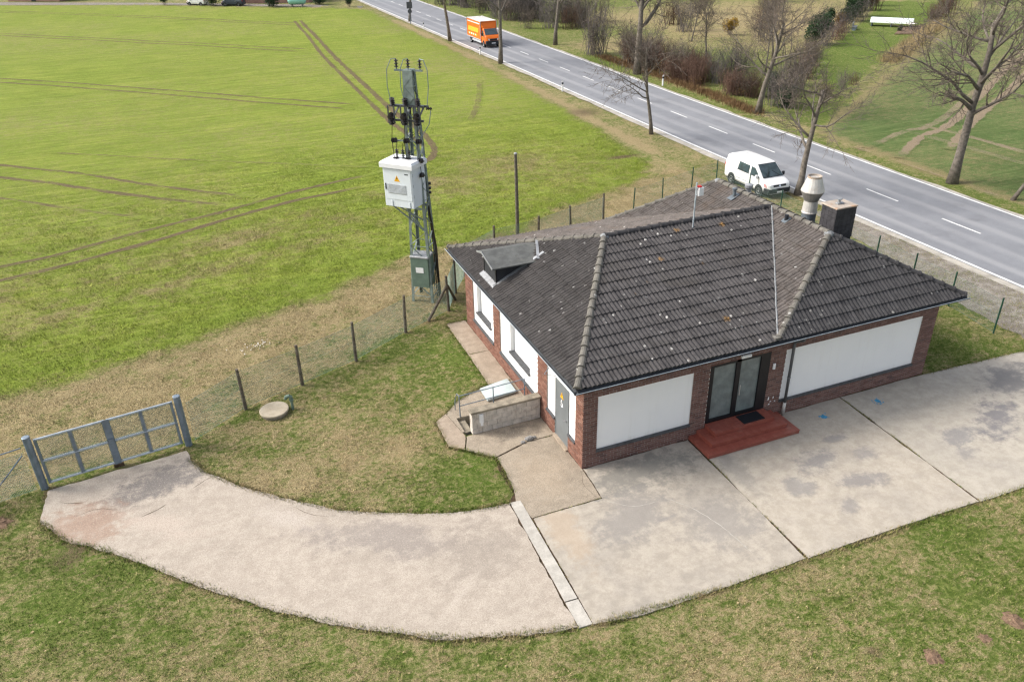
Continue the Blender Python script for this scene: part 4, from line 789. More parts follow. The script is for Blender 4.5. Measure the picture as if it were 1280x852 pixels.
for nm, P3, mt in FACES:
    deck.poly([tuple(p - Vector((0, 0, 0.05))) for p in P3])
    # frame: the eave line is the horizontal edge (or, for wing triangles, the horizontal ridge edge)
    if nm == 'wing': u_ax = (J - FP).normalized() * -1; O = Vector((V.x, J.y, HE))
    elif nm == 'backwing': u_ax = Vector((0, -1, 0)); O = Vector((VB.x, BP.y, HE))
    else: u_ax = (P3[1] - P3[0]).normalized(); O = P3[0]
    nrm = (P3[1] - P3[0]).cross(P3[2] - P3[0]).normalized()
    if nrm.z < 0: nrm = -nrm
    v_ax = nrm.cross(u_ax).normalized()
    if v_ax.z < 0: v_ax = -v_ax; 
    hand = u_ax.cross(v_ax).dot(nrm)
    P2 = [((p - O).dot(u_ax), (p - O).dot(v_ax)) for p in P3]
    area = sum(P2[i][0] * P2[(i + 1) % len(P2)][1] - P2[(i + 1) % len(P2)][0] * P2[i][1] for i in range(len(P2)))
    if area < 0: P2 = P2[::-1]
    edges = []
    for i in range(len(P2)):
        a, b = P2[i], P2[(i + 1) % len(P2)]; dx, dy = b[0] - a[0], b[1] - a[1]; l_ = math.hypot(dx, dy); slack = 0.04 if abs(dy) < 1e-6 * l_ + 1e-4 and a[1] < 0.01 else 0.0
        edges.append((a[0] + dy / l_ * slack, a[1] - dx / l_ * slack, -dy / l_, dx / l_))
    umin, umax = min(p[0] for p in P2), max(p[0] for p in P2); vmax = max(p[1] for p in P2)
    rot = Matrix((u_ax, v_ax, nrm)).transposed().to_4x4()
    M4 = Matrix.Translation(O) @ rot
    rest = MB(); r_ = 0
    while r_ * TE < vmax:
        v0 = r_ * TE - 0.05; u = umin - 0.3 + random.uniform(-0.01, 0.01)
        while u < umax:
            cn = [(u, v0), (u + TW, v0), (u + TW, v0 + TL), (u, v0 + TL)]
            ins = [[(c[0] - e[0]) * e[2] + (c[1] - e[1]) * e[3] for c in cn] for e in edges]
            if all(max(i) > 0 for i in ins):
                full = all(min(i) > -0.06 for i in ins)
                jit = random.uniform(-0.004, 0.004); tw_ = random.uniform(-0.008, 0.008)
                if full and nm == 'front' and len(single) < 298:
                    o = link('roof_tile', random.choice(tile_variants), roof); o.matrix_local = M4 @ Matrix.Translation((u, v0, jit)) @ Matrix.Rotation(tw_, 4, 'Z'); single[len(single)] = o
                elif full: rest.add([M4 @ Vector((a + u, b + v0 + a * tw_, c + jit)) for a, b, c in tv], tf if hand > 0 else [f[::-1] for f in tf])
                else:
                    for f in tf:
                        pc = clip([(tv[i][0] + u, tv[i][1] + v0, tv[i][2] + jit) for i in f], edges)
                        if len(pc) >= 3: rest.poly([M4 @ Vector(p) for p in (pc if hand > 0 else pc[::-1])])
            u += TW
        r_ += 1
    rest.build('tile_courses', mt, roof, kind='stuff')
deck.build('roof_deck', 'darkclad', roof)
m = MB(); m.box(-E_ + 0.03, W + E_ - 0.03, -E_ + 0.03, L + E_ - 0.03, 3.24, 3.27); m.build('soffit', 'darkclad', roof)
m = MB()
for (a, b, c, d) in ((-E_ + 0.01, W + E_ - 0.01, -E_ + 0.01, -E_ + 0.03), (-E_ + 0.01, W + E_ - 0.01, L + E_ - 0.03, L + E_ - 0.01), (-E_ + 0.01, -E_ + 0.03, -E_ + 0.03, L + E_ - 0.03), (W + E_ - 0.03, W + E_ - 0.01, -E_ + 0.03, L + E_ - 0.03)): m.box(a, b, c, d, 3.2, 3.33)
m.build('fascia', 'gutter_in', roof)
def gutter(p0, p1, out):
    p0, p1, out = Vector(p0), Vector(p1), Vector(out); m = MB(); r_ = 0.075; n = 9; vs = []
    for p in (p0, p1):
        for rr in (r_, r_ - 0.006):
            for k in range(n): a = PI * k / (n - 1); vs.append(p + out * (r_ + rr * math.cos(a)) + Vector((0, 0, -rr * math.sin(a))))
    fs = []
    for k in range(n - 1): fs += [(k, k + 1, 2 * n + k + 1, 2 * n + k), (n + k + 1, n + k, 3 * n + k, 3 * n + k + 1)]
    fs += [(0, 2 * n, 3 * n, n), (n - 1, 2 * n - 1, 4 * n - 1, 3 * n - 1)]
    g_ = m.add(vs, fs).build('gutter', 'gutter_in', roof, smooth=True)
    MB().tube([p0 + out * 2 * r_, p1 + out * 2 * r_], 0.012, 5).build('gutter_bead', 'galvlight', g_)
gutter((-E_ - 0.1, -E_ + 0.0, 3.3), (W + E_ + 0.12, -E_ + 0.0, 3.3), (0, -1, 0)); gutter((-E_, -E_ - 0.1, 3.3), (-E_, L + E_ + 0.1, 3.3), (-1, 0, 0))
gutter((W + E_, -E_, 3.3), (W + E_, L + E_, 3.3), (1, 0, 0)); gutter((-E_, L + E_, 3.3), (W + E_, L + E_, 3.3), (0, 1, 0))
capm = MB(); n_ = 7; vs = []
for y, r_, z in ((0, 0.135, 0.02), (0.06, 0.135, 0.02), (0.06, 0.12, 0.008), (0.5, 0.108, -0.008)):
    for k in range(n_): a = PI * k / (n_ - 1); vs.append((r_ * math.cos(a), y, z + r_ * 0.85 * math.sin(a) - 0.02))
fs = [(i * n_ + k + 1, i * n_ + k, (i + 1) * n_ + k, (i + 1) * n_ + k + 1) for i in range(3) for k in range(n_ - 1)] + [tuple(range(n_))]
cap_mesh = capm.add(vs, fs).mesh('ridge_cap', 'cap', False)
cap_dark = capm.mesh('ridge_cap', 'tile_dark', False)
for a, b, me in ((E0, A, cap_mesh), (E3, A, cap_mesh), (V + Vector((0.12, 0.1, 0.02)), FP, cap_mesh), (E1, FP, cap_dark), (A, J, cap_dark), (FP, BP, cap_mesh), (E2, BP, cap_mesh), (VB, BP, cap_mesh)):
    a = a.copy(); d = (b - a); n = int(d.length / 0.43); d.normalize()
    side = d.cross(Vector((0, 0, 1))).normalized(); up_ = side.cross(d)
    for i in range(n):
        p = a + (b - a) * (i / n); o = link('ridge_cap', me, roof)
        jit = Matrix.Rotation(random.uniform(-0.03, 0.03), 4, 'Z') @ Matrix.Rotation(random.uniform(-0.02, 0.02), 4, 'X')
        o.matrix_local = Matrix.Translation(p + up_ * 0.035) @ Matrix((side, d, up_)).transposed().to_4x4() @ jit
for p, s_ in ((A, 0.18), (FP, 0.2), (BP, 0.18)):
    m = MB(); m.lathe([(s_, -0.05), (s_ * 0.85, 0.05), (s_ * 0.45, 0.10), (0.02, 0.115)], 7, tuple(p)); m.build('apex_flashing', 'zincmid', roof)
# pale valley flashing
d = (J - V); m = MB(); nb = Vector((0, 0, 0.075)); sd = Vector((1, -0.67, 0)).normalized() * 0.07; pts = [V + d * t + nb for t in np.linspace(0.0, 1, 14)]
m.tube([p + Vector((random.uniform(-.012, .012), 0, 0)) for p in pts], 0.032, 6); m.build('valley_flashing', 'zincmid', roof)
m = MB(); m.box(V.x - 0.12, V.x + 0.1, V.y - 0.03, V.y + 0.4, HE + 0.03, HE + 0.13); m.build('valley_foot', 'cap', roof)
# dormer
dm = link('dormer', None, roof)
m = MB(); m.add([(-0.15, 6.85, 3.4), (-0.15, 8.05, 3.4), (-0.15, 8.05, 4.36), (-0.15, 7.7, 4.45), (-0.15, 6.85, 4.26), (1.9, 6.85, 3.4), (1.9, 8.05, 3.4), (1.9, 8.05, 4.36), (1.9, 7.7, 4.45), (1.9, 6.85, 4.26)],
      [(1, 0, 4, 3, 2), (5, 6, 7, 8, 9), (0, 5, 9, 4), (6, 1, 2, 7)]); m.build('dormer_wall', 'darkclad', dm)
m = MB()
for (y0, z0, y1, z1) in ((8.22, 4.35, 7.72, 4.49), (7.72, 4.49, 6.6, 4.24)):
    m.add([(x, y, z + t) for t in (0, 0.045) for (x, y, z) in ((-0.36, y0, z0), (2.0, y0, z0), (2.0, y1, z1), (-0.36, y1, z1))], [(3, 2, 1, 0), (4, 5, 6, 7), (0, 1, 5, 4), (1, 2, 6, 5), (2, 3, 7, 6), (3, 0, 4, 7)])
m.build('dormer_roof', 'zincdark', dm)
MB().bar((-0.37, 8.22, 4.38), (-0.37, 7.72, 4.52), 0.02, 0.07).bar((-0.37, 7.72, 4.52), (-0.37, 6.6, 4.27), 0.02, 0.07).build('barge_edge', 'zinc', dm)
MB().bar((-0.14, 6.85, 3.6), (-0.14, 6.85, 4.25), 0.05, 0.05).bar((-0.14, 8.05, 3.6), (-0.14, 8.05, 4.3), 0.05, 0.05).build('corner_trim', 'black', dm)
sl_ = lambda x: HE + (ZR - HE) / (3.48 + E_) * (x + E_)
m = MB()
for (x0, x1, y0, y1) in ((-0.34, -0.14, 6.72, 8.12), (-0.3, 1.72, 6.72, 6.86), ): m.add([(x, y, sl_(x) + t) for t in (0.02, 0.1) for x, y in ((x0, y0), (x1, y0), (x1, y1), (x0, y1))], [(3, 2, 1, 0), (4, 5, 6, 7), (0, 1, 5, 4), (1, 2, 6, 5), (2, 3, 7, 6), (3, 0, 4, 7)])
m.build('dormer_flashing', 'zinc', dm)
MB().bar((1.86, 7.74, 4.6), (1.42, 6.6, 4.38), 0.1, 0.04).build('head_flashing', 'zinc', dm)
# chimney, stack, vents, antenna
ch = link('chimney', None, roof)
m = MB(); m.box(11.22, 12.08, 2.68, 3.4, 4.2, 6.0); m.build('chimney_shaft', 'darkclad', ch)
m = MB()
for r_ in range(7):
    z0 = 4.85 + r_ * 0.165
    for k in range(5):
        o_ = (r_ % 2) * 0.09; a = 11.22 - 0.02 + k * 0.18 + random.uniform(0, .006); m.box(a, a + 0.172, 2.66 - random.uniform(0, 0.006), 2.68, z0, z0 + 0.158)
    for k in range(4): a = 2.68 + k * 0.18; m.box(11.2 - random.uniform(0, 0.006), 11.22, a, a + 0.172, z0, z0 + 0.158)
m.build('slate_shingles', 'slateclad', ch, kind='stuff')
cp = MB().bbox(11.17, 12.13, 2.63, 3.45, 6.0, 6.045, 0.01).build('chimney_cap', 'rustcap', ch)
MB().bbox(11.48, 11.78, 2.95, 3.1, 6.045, 6.1, 0.01).tube([(11.6, 3.02, 6.1), (11.6, 3.02, 6.22)], 0.05, 8).tube([(11.5, 3.0, 6.2), (11.74, 3.06, 6.2)], 0.035, 6).build('cap_fitting', 'zinc', cp)
sk = link('vent_stack', None, roof, label='tall white metal exhaust stack with cone head')
MB().lathe([(0.26, 4.9), (0.26, 5.42), (0.27, 5.42)], 20, (11.35, 4.15, 0)).build('stack_base', 'bluegrey', sk, smooth=False)
MB().lathe([(0.28, 5.4), (0.29, 5.44), (0.27, 5.47), (0.25, 5.86), (0.26, 5.87)], 20, (11.35, 4.15, 0)).build('stack_pipe', 'stackwhite', sk)
MB().lathe([(0.25, 5.86), (0.40, 6.2), (0.415, 6.24)], 20, (11.35, 4.15, 0)).build('stack_flare', 'stackgrey', sk)
MB().lathe([(0.42, 6.23), (0.42, 6.26), (0.26, 6.72), (0.25, 6.73)], 20, (11.35, 4.15, 0)).build('stack_cone', 'stackwhite', sk)
rm = MB(); n = 20; vs = [(11.35 + r_ * math.cos(2 * PI * k / n), 4.15 + r_ * math.sin(2 * PI * k / n), z) for r_, z in ((0.255, 6.7), (0.255, 6.8), (0.235, 6.8), (0.2, 6.3)) for k in range(n)]
rm.add(vs, [(i * n + k, i * n + (k + 1) % n, (i + 1) * n + (k + 1) % n, (i + 1) * n + k) for i in range(3) for k in range(n)] + [tuple(range(3 * n, 4 * n))]).build('stack_rim', 'rustcap', sk)
vt = link('roof_vent', None, roof)
MB().lathe([(0.16, 4.7), (0.16, 5.0), (0.12, 5.1), (0.12, 5.25), (0.17, 5.3), (0.17, 5.42), (0.05, 5.47)], 14, (11.35, 7.75, 0)).build('vent_pipe', 'zinc', vt); MB().lathe([(0.2, 5.0), (0.2, 5.03)], 14, (11.35, 7.75, 0)).build('vent_collar', 'stackgrey', vt)
vt2 = link('roof_vent', None, roof); wz = lambda x: HE + (ZR - HE) / (10.72 - V.x) * (x - V.x)
MB().tube([(10.35, 7.35, wz(10.35)), (10.35, 7.35, 5.5)], 0.07, 10).build('vent_pipe', 'bluegrey', vt2); MB().lathe([(0.1, 5.46), (0.1, 5.53), (0.02, 5.55)], 10, (10.35, 7.35, 0)).build('vent_cap', 'bluegrey', vt2)
MB().add([(x, y, wz(x) + 0.09) for x, y in ((10.12, 7.2), (10.52, 7.2), (10.52, 7.5), (10.12, 7.5))], [(0, 1, 2, 3)]).build('vent_flashing', 'bluegrey', vt2)
vt3 = link('roof_vent', None, roof)
MB().tube([(10.42, 4.25, wz(10.4)), (10.42, 4.25, 5.42)], 0.075, 10).build('vent_pipe', 'plastic', vt3); MB().add([(x, y, wz(x) + 0.09) for x, y in ((10.25, 4.12), (10.55, 4.12), (10.55, 4.38), (10.25, 4.38))], [(0, 1, 2, 3)]).build('vent_flashing', 'bluegrey', vt3)
an = thing('roof_mast', 'thin grey mast with a red and white box above the roof ridge', 'mast', (6.9, 5.06, 5.1))
MB().tube([(0, 0, 0), (0, 0, 1.8)], 0.03, 6).build('mast_pole', 'galvlight', an); MB().lathe([(0.07, 0), (0.06, 0.1), (0.03, 0.14)], 8).build('mast_foot', 'gutter_in', an)
hb = MB().bbox(0.05, 0.27, -0.1, 0.1, 1.32, 1.62, 0.02).build('signal_box', 'signwhite', an); MB().bbox(0.045, 0.2, -0.08, 0.08, 1.62, 1.67, 0.02).build('red_lid', 'red', hb); MB().bar((0, 0, 1.55), (0.06, 0, 1.55), 0.03).build('bracket', 'galv', an)

# ---------------------------------------------------------------- gate and fences
GL, GR = Vector((-15.80, 5.87, 0)), Vector((-11.50, 6.45, 0)); gd = (GR - GL); ga_ = math.atan2(gd.y, gd.x); gl = gd.length
gate = thing('double_gate', 'galvanised double-leaf steel gate with wire mesh closing the driveway', 'gate', GL, ga_)
for x in (0, gl): q_ = MB().tube([(x, 0, -0.05), (x, 0, 1.93)], 0.112, 14).build('gate_post', 'galv', gate, smooth=False); MB().lathe([(0.116, 1.93), (0.116, 1.95), (0.09, 1.96)], 14, (x, 0, 0)).build('post_cap', 'galv', q_)
def netting(mb, p0, p1, z0, z1, cell=0.06, r=0.003):
    p0, p1 = Vector(p0), Vector(p1); Lh = (p1 - p0).length; H = z1 - z0; d = (p1 - p0) / Lh
    def seg(ua, za, ub, zb):
        a = p0 + d * ua + Vector((0, 0, za)); b = p0 + d * ub + Vector((0, 0, zb)); t = (b - a).normalized(); s_ = Vector((-d.y, d.x, 0)); w = t.cross(s_)
        vs = [q + s_ * r * math.cos(k * 2.094) + w * r * math.sin(k * 2.094) for q in (a, b) for k in range(3)]
        mb.add(vs, [(0, 1, 4, 3), (1, 2, 5, 4), (2, 0, 3, 5)])
    n = int((Lh + H) / cell)
    for i in range(n):
        c = i * cell
        a0, a1 = max(0, c - H), min(Lh, c)
        if a1 > a0: seg(a0, z0 + c - a0, a1, z0 + c - a1); seg(a0, z1 - (c - a0), a1, z1 - (c - a1))
for k in range(2):
    x0, x1 = (0.16, gl / 2 - 0.03) if k == 0 else (gl / 2 + 0.03, gl - 0.16)
    lf = link('gate_leaf', None, gate)
    for x in (x0 + 0.03, x1 - 0.04): MB().box(x - 0.035, x + 0.035, -0.035, 0.035, 0.14, 1.8).build('stile', 'galv', lf)
    xm = (x0 + x1) / 2; MB().box(xm - 0.05, xm + 0.05, -0.03, 0.03, 0.18, 1.76).build('stile', 'galv', lf)
    for z in (0.16, 0.98, 1.78): MB().tube([(x0, 0, z), (x1, 0, z)], 0.036, 8).build('gate_rail', 'galvlight', lf)
    m = MB()
    for (a, b) in ((x0 + 0.06, xm - 0.05), (xm + 0.05, x1 - 0.07)):
        for (c, d_) in ((0.2, 0.94), (1.02, 1.74)):
            netting(m, (a, 0.0, 0), (b, 0.0, 0), c, d_, 0.06, 0.0042)
            m.bar((a, 0, c + .02), (b, 0, c + .02), 0.012).bar((a, 0, d_ - .02), (b, 0, d_ - .02), 0.012).bar((a + .015, 0, c), (a + .015, 0, d_), 0.012).bar((b - .015, 0, c), (b - .015, 0, d_), 0.012)
    m.build('wire_mesh', 'wire', lf, kind='stuff')
MB().box(gl / 2 - 0.1, gl / 2 + 0.1, -0.05, -0.037, 0.12, 1.82).build('cover_strip', 'galv', gate)
MB().box(gl / 2 - 0.08, gl / 2 + 0.08, -0.09, -0.05, 0.9, 1.1).build('lock_box', 'galv', gate)
MB().box(gl / 2 - 0.15, gl / 2 + 0.15, -0.05, 0.05, -0.02, 0.09).build('ground_stop', 'soil', gate)
fa = thing('field_fence', 'wire mesh fence on weathered grey posts along the green field', 'fence', (FENCE_A[0][0], FENCE_A[0][1], 0))
def loc_(p): return (p[0] - FENCE_A[0][0], p[1] - FENCE_A[0][1], 0)
def fence_run(parent, pts, origin, post_mat, h, skip_first=False, sq=True, netmat='wire', cell=0.08, r=0.0042):
    m = MB()
    for i, p in enumerate(pts):
        lp = Vector((p[0] - origin[0], p[1] - origin[1], 0)); lx, ly = random.uniform(-0.035, 0.035), random.uniform(-0.035, 0.035)
        if not (skip_first and i == 0):
            if sq: MB().tube([lp + Vector((0, 0, -0.1)), lp + Vector((lx, ly, h * 0.5)), lp + Vector((lx * 2.2, ly * 2.2, h + random.uniform(-0.05, 0.05)))], [0.068, 0.062, 0.055], 7).build('post', post_mat, parent)
            else: MB().tube([lp + Vector((0, 0, -0.1)), lp + Vector((lx, ly, h + random.uniform(-0.04, 0.04)))], 0.034, 8).build('post', post_mat, parent)
        if i:
            q_ = Vector((pts[i - 1][0] - origin[0], pts[i - 1][1] - origin[1], 0)); netting(m, q_, lp, 0.02, h - 0.15, cell, r)
            for z in (0.06, h * 0.5, h - 0.16): m.bar(q_ + Vector((0, 0, z)), lp + Vector((0, 0, z)), 0.005)
    m.build('wire_netting', netmat, parent, kind='stuff')
fence_run(fa, FENCE_A, FENCE_A[0], 'greypost', 1.68, True)
MB().tube([loc_((-1.5, 11.75)), Vector(loc_((-0.37, 12.37))) + Vector((0, 0, 1.25))], [0.07, 0.06], 7).build('brace', 'greypost', fa); MB().tube([loc_((0.25, 13.3)), Vector(loc_((-0.37, 12.37))) + Vector((0, 0, 1.25))], [0.065, 0.055], 7).build('brace', 'greypost', fa)
fb = thing('road_fence', 'wire mesh fence on dark green posts along the road side', 'fence', (FENCE_B[0][0], FENCE_B[0][1], 0))
fence_run(fb, FENCE_B, FENCE_B[0], 'greenpost', 1.6, False, False, cell=0.1, r=0.002)
fl = thing('fence_end', 'wire fence running left from the gate post out of view', 'fence', (-16.0, 5.85, 0))
fence_run(fl, [(-16.0, 5.85), (-18.4, 5.3), (-20.9, 4.8), (-23.4, 4.2)], (-16.0, 5.85), 'greypost', 1.6, True)
MB().tube([(-0.05, 0, 1.35), (-1.5, -0.4, 0.0)], 0.022, 6).build('brace', 'galv', fl); MB().tube([(-0.02, 0, 1.62), (-2.4, -0.5, 1.58)], 0.02, 6).build('top_rail', 'galv', fl)

# ---------------------------------------------------------------- transformer mast
MC = (-0.85, 14.1); MR = R(-38)
mast = thing('transformer_mast', 'green lattice steel mast carrying insulators and switch gear', 'mast', (MC[0], MC[1], -0.03), MR)
MH = 10.0
def half(z): return 0.5 + (0.18 - 0.5) * z / MH
for sx, sy in ((-1, -1), (1, -1), (1, 1), (-1, 1)):
    m = MB(); a = half(0); b = half(MH); p0 = Vector((sx * a, sy * a, 0)); p1 = Vector((sx * b, sy * b, MH))
    m.bar(p0 + Vector((-sx * 0.04, 0, 0)), p1 + Vector((-sx * 0.04, 0, 0)), 0.12, 0.016, (0, 1, 0)); m.bar(p0 + Vector((0, -sy * 0.05, 0)), p1 + Vector((0, -sy * 0.05, 0)), 0.016, 0.12, (0, 1, 0)); m.build('corner_post', 'mast', mast)
m = MB(); z = 0.3; k = 0
while z < MH - 0.3:
    z2 = min(z + 0.72 * half(z) * 2 + 0.12, MH - 0.05)
    for (ax, ay, bx, by) in ((-1, -1, 1, -1), (1, -1, 1, 1), (1, 1, -1, 1), (-1, 1, -1, -1)):
        s_ = k % 2; h1, h2 = half(z), half(z2); p = Vector((ax * h1, ay * h1, z)) if s_ else Vector((bx * h1, by * h1, z)); q_ = Vector((bx * h2, by * h2, z2)) if s_ else Vector((ax * h2, ay * h2, z2)); m.bar(p, q_, 0.065, 0.016)
        if k % 3 == 0: m.bar((ax * h1, ay * h1, z), (bx * h1, by * h1, z), 0.05, 0.012)
    z = z2; k += 1
m.build('lattice_bracing', 'mast', mast, kind='stuff')
MB().bbox(-0.2, 0.2, -0.2, 0.2, MH - 0.05, MH + 0.03, 0.01).build('mast_head', 'mast', mast); MB().box(-0.205, 0.205, -0.215, -0.195, MH - 1.4, MH - 0.05).build('head_plate', 'mast', mast)
cb = MB().bbox(-0.44, 0.40, -0.52, 0.2, 0.75, 2.15, 0.02).build('cable_box', 'cabgreen', mast); MB().bbox(-0.46, 0.42, -0.54, 0.22, 2.15, 2.22, 0.02).build('box_roof', 'zinc', cb); MB().box(-0.2, 0.16, -0.528, -0.521, 1.45, 1.7).build('white_plate', 'signwhite', cb)
for dx in (0.42, 0.5, 0.56): MB().tube([(dx, 0.25, 0), (dx, 0.22, 2.4), (0.3, 0.2, 4.6)], 0.03, 6).build('cable', 'ins', mast)
def insul(p, d, n=4, r=0.075, L_=0.3, mt='ins'):
    d = Vector(d).normalized(); p = Vector(p); m = MB(); pts = []; rad = []
    for i in range(n):
        for t, rr in ((0.05, 0.4), (0.3, 1.0), (0.42, 0.95), (0.55, 0.4)): pts.append(p + d * L_ * (i + t) / n); rad.append(r * rr * 1.3)
    return m.tube([p] + pts + [p + d * L_], [r * 0.3] + rad + [r * 0.3], 8)
# top insulators with jumper loops
for i, x in enumerate((-0.5, 0.0, 0.5)):
    ins = insul((x, -0.05, MH + 0.1), (0, 0, 1), 3, 0.07, 0.34).build('insulator', 'ins', mast)
    MB().tube([(x, -0.05, MH + 0.02), (x, -0.05, MH + 0.12)], 0.025, 6).build('pin', 'galv', ins)
MB().bar((-0.6, -0.05, MH), (0.6, -0.05, MH), 0.07, 0.07).build('cross_arm', 'mast', mast)
for i, (xa, xb, bow) in enumerate(((-0.5, -0.72, -0.38), (0.0, -0.12, -0.3), (0.5, 0.78, 0.38))):
    pts = [(xa, -0.05, MH + 0.44), (xa + bow * 0.5, -0.12, MH + 0.42), (xa + bow * 0.95, -0.2, MH + 0.05), (xa + bow, -0.25, MH - 0.6), (xb, -0.3, MH - 1.4)]
    P_ = [tuple(v) for v in []]; MB().tube(pts, 0.016, 5).build('jumper_wire', 'galv', mast)
# disconnector frame
MB().bar((-0.85, -0.25, MH - 1.35), (0.62, -0.25, MH - 1.35), 0.08, 0.08).bar((-0.85, -0.35, MH - 1.9), (0.62, -0.35, MH - 1.9), 0.08, 0.08).bar((-0.8, 0.25, MH - 1.45), (0.62, 0.25, MH - 1.45), 0.08, 0.08).build('switch_frame', 'insgrey', mast)
for x in (-0.7, -0.15, 0.4):
    sw_ = MB().bar((x, -0.62, MH - 1.95), (x, 0.3, MH - 1.5), 0.06, 0.05).bar((x - 0.13, -0.5, MH - 1.3), (x - 0.13, -0.5, MH - 2.0), 0.05).bar((x + 0.13, -0.5, MH - 1.3), (x + 0.13, -0.5, MH - 2.0), 0.05).build('switch_pole', 'insgrey', mast)
    insul((x, -0.5, MH - 2.05), (0, -0.2, 1), 4, 0.1, 0.42).build('insulator', 'ins', sw_); insul((x, -0.25, MH - 1.35), (0, -0.3, 1), 4, 0.09, 0.36).build('insulator', 'ins', sw_); insul((x, -0.68, MH - 1.75), (0, 0.9, 0.4), 3, 0.09, 0.3).build('insulator', 'ins', sw_)
insul((0.75, -0.3, MH - 1.4), (1, 0, 0), 3, 0.06, 0.25).build('insulator', 'ins', mast); MB().tube([(0.95, -0.3, MH - 1.4), (0.85, -0.35, MH - 2.0), (0.45, -0.4, MH - 2.6)], 0.016, 5).build('jumper_wire', 'galv', mast)
for z in (MH - 2.75, MH - 3.55, MH - 4.15):
    MB().bar((-0.72, -0.32, z), (0.5, -0.32, z), 0.05, 0.05).build('cross_arm', 'mast', mast)
    for x in (-0.66, -0.12, 0.42): insul((x - 0.16, -0.4, z + 0.02), (0.85, -0.2, 0.15), 3, 0.085, 0.26).build('insulator', 'ins', mast)
for x in (-0.7, -0.16, 0.4): MB().tube([(x, -0.5, MH - 2.0), (x - 0.1, -0.45, MH - 2.7), (x - 0.06, -0.45, MH - 3.5), (x, -0.45, MH - 4.1)], 0.014, 5).build('jumper_wire', 'ins', mast)
MB().tube([(0.3, 0.3, 0.2), (0.26, 0.28, 3), (0.24, 0.24, 7.8)], 0.022, 6).build('switch_rod', 'galv', mast)
for z in (4.9, 5.1, 5.3): MB().lathe([(0.06, 0), (0.06, 0.1)], 8, (0.45, 0.2, z)).build('cable_clamp', 'ins', mast)
# cabinet on brackets
cz = 4.58
cab = thing('transformer_cabinet', 'white transformer cabinet with yellow warning triangle hung on the mast', 'cabinet', (-1.43, 14.02, cz), R(-47.5))
cw, cd, chh = 0.70, 0.52, 1.72
body = MB().bbox(-cw, cw, -cd, cd, 0.0, chh, 0.015).build('cabinet_body', 'cab', cab)
m = MB(); b_ = 0.09; P8 = lambda w, d, z: [(-w, -d, z), (w, -d, z), (w, d, z), (-w, d, z)]
vs = P8(cw + b_, cd + b_, chh - 0.06) + P8(cw + b_, cd + b_, chh + 0.12) + P8(cw + 0.02, cd + 0.02, chh + 0.2); m.add(vs, [(3, 2, 1, 0), (8, 9, 10, 11)] + [(k + i, k + (i + 1) % 4, k + 4 + (i + 1) % 4, k + 4 + i) for k in (0, 4) for i in range(4)]); m.build('cabinet_roof', 'cabtop', cab)
dr2 = MB().bbox(-cw + 0.05, cw - 0.05, -cd - 0.018, -cd + 0.002, 0.32, chh - 0.1, 0.008).build('door', 'cab', cab)
MB().add([(-0.16, -cd - 0.021, 1.1), (0.12, -cd - 0.021, 1.1), (-0.02, -cd - 0.021, 1.36)], [(0, 1, 2)]).build('warning_sign', 'yellow', dr2)
MB().add([(-0.02, -cd - 0.0225, 1.31), (-0.055, -cd - 0.0225, 1.21), (-0.02, -cd - 0.0225, 1.22), (-0.035, -cd - 0.0225, 1.13), (0.02, -cd - 0.0225, 1.24), (-0.01, -cd - 0.0225, 1.235)], [(0, 1, 2, 3, 4, 5)]).build('lightning_bolt', 'black', dr2)
MB().box(0.36, 0.54, -cd - 0.024, -cd - 0.018, 1.42, 1.46).build('nameplate', 'plastic', dr2); MB().bbox(-0.62, -0.57, -cd - 0.045, -cd - 0.018, 0.72, 0.98, 0.008).build('handle', 'plastic', dr2)
MB().box(-0.5, 0.4, -cd - 0.022, -cd - 0.018, 0.56, 0.98).build('louvre_panel', 'louvre', dr2)
for k in range(8): MB().add([(-0.48, -cd - 0.023, 0.58 + k * 0.05), (0.38, -cd - 0.023, 0.58 + k * 0.05), (0.38, -cd - 0.042, 0.612 + k * 0.05), (-0.48, -cd - 0.042, 0.612 + k * 0.05), (0.38, -cd - 0.023, 0.618 + k * 0.05), (-0.48, -cd - 0.023, 0.618 + k * 0.05)], [(0, 1, 2, 3), (3, 2, 4, 5)]).build('slat', 'louvre', dr2)
for x in (-0.36, 0.5): MB().bbox(x - 0.04, x + 0.04, -cd - 0.03, -cd, 0.02, 0.26, 0.01).build('lug', 'cab', cab)
for k in range(3): MB().tube([(cw + 0.012, -cd + 0.06, 0.45 + k * 0.45), (cw + 0.012, -cd + 0.06, 0.57 + k * 0.45)], 0.02, 6).build('hinge', 'louvre', cab)
for i, x in enumerate((-0.3, 0.0, 0.3)):
    bs = insul((x, 0.05, chh + 0.2), (0, 0, 1), 3, 0.06, 0.24, 'insgrey').build('bushing', 'insgrey', cab); insul((x, 0.05, chh + 0.42), (0, 0, 1), 2, 0.07, 0.16).build('bushing_cap', 'ins', bs)
    MB().tube([(x, 0.05, chh + 0.58), (x + 0.02, 0.1, chh + 0.85), (x * 0.6 + 0.25, 0.35, chh + 1.05), (x * 0.5 + 0.45, 0.55, chh + 1.2)], 0.014, 5).build('lead_wire', 'ins', cab)
MB().bar((-cw, -0.3, -0.05), (cw + 0.2, -0.3, -0.05), 0.08, 0.08).bar((-cw, 0.3, -0.05), (cw + 0.2, 0.3, -0.05), 0.08, 0.08).bar((-cw + 0.2, -0.3, -0.06), (0.35, 0.2, -1.0), 0.05).bar((-cw + 0.2, 0.3, -0.06), (0.35, 0.35, -1.0), 0.05).bar((-0.2, -0.3, -0.06), (0.55, 0.35, -0.8), 0.05).build('bracket', 'mast', cab)
pole = thing('wooden_pole', 'slim weathered wooden pole at the field edge behind the building', 'pole', (5.75, 19.2, 0))
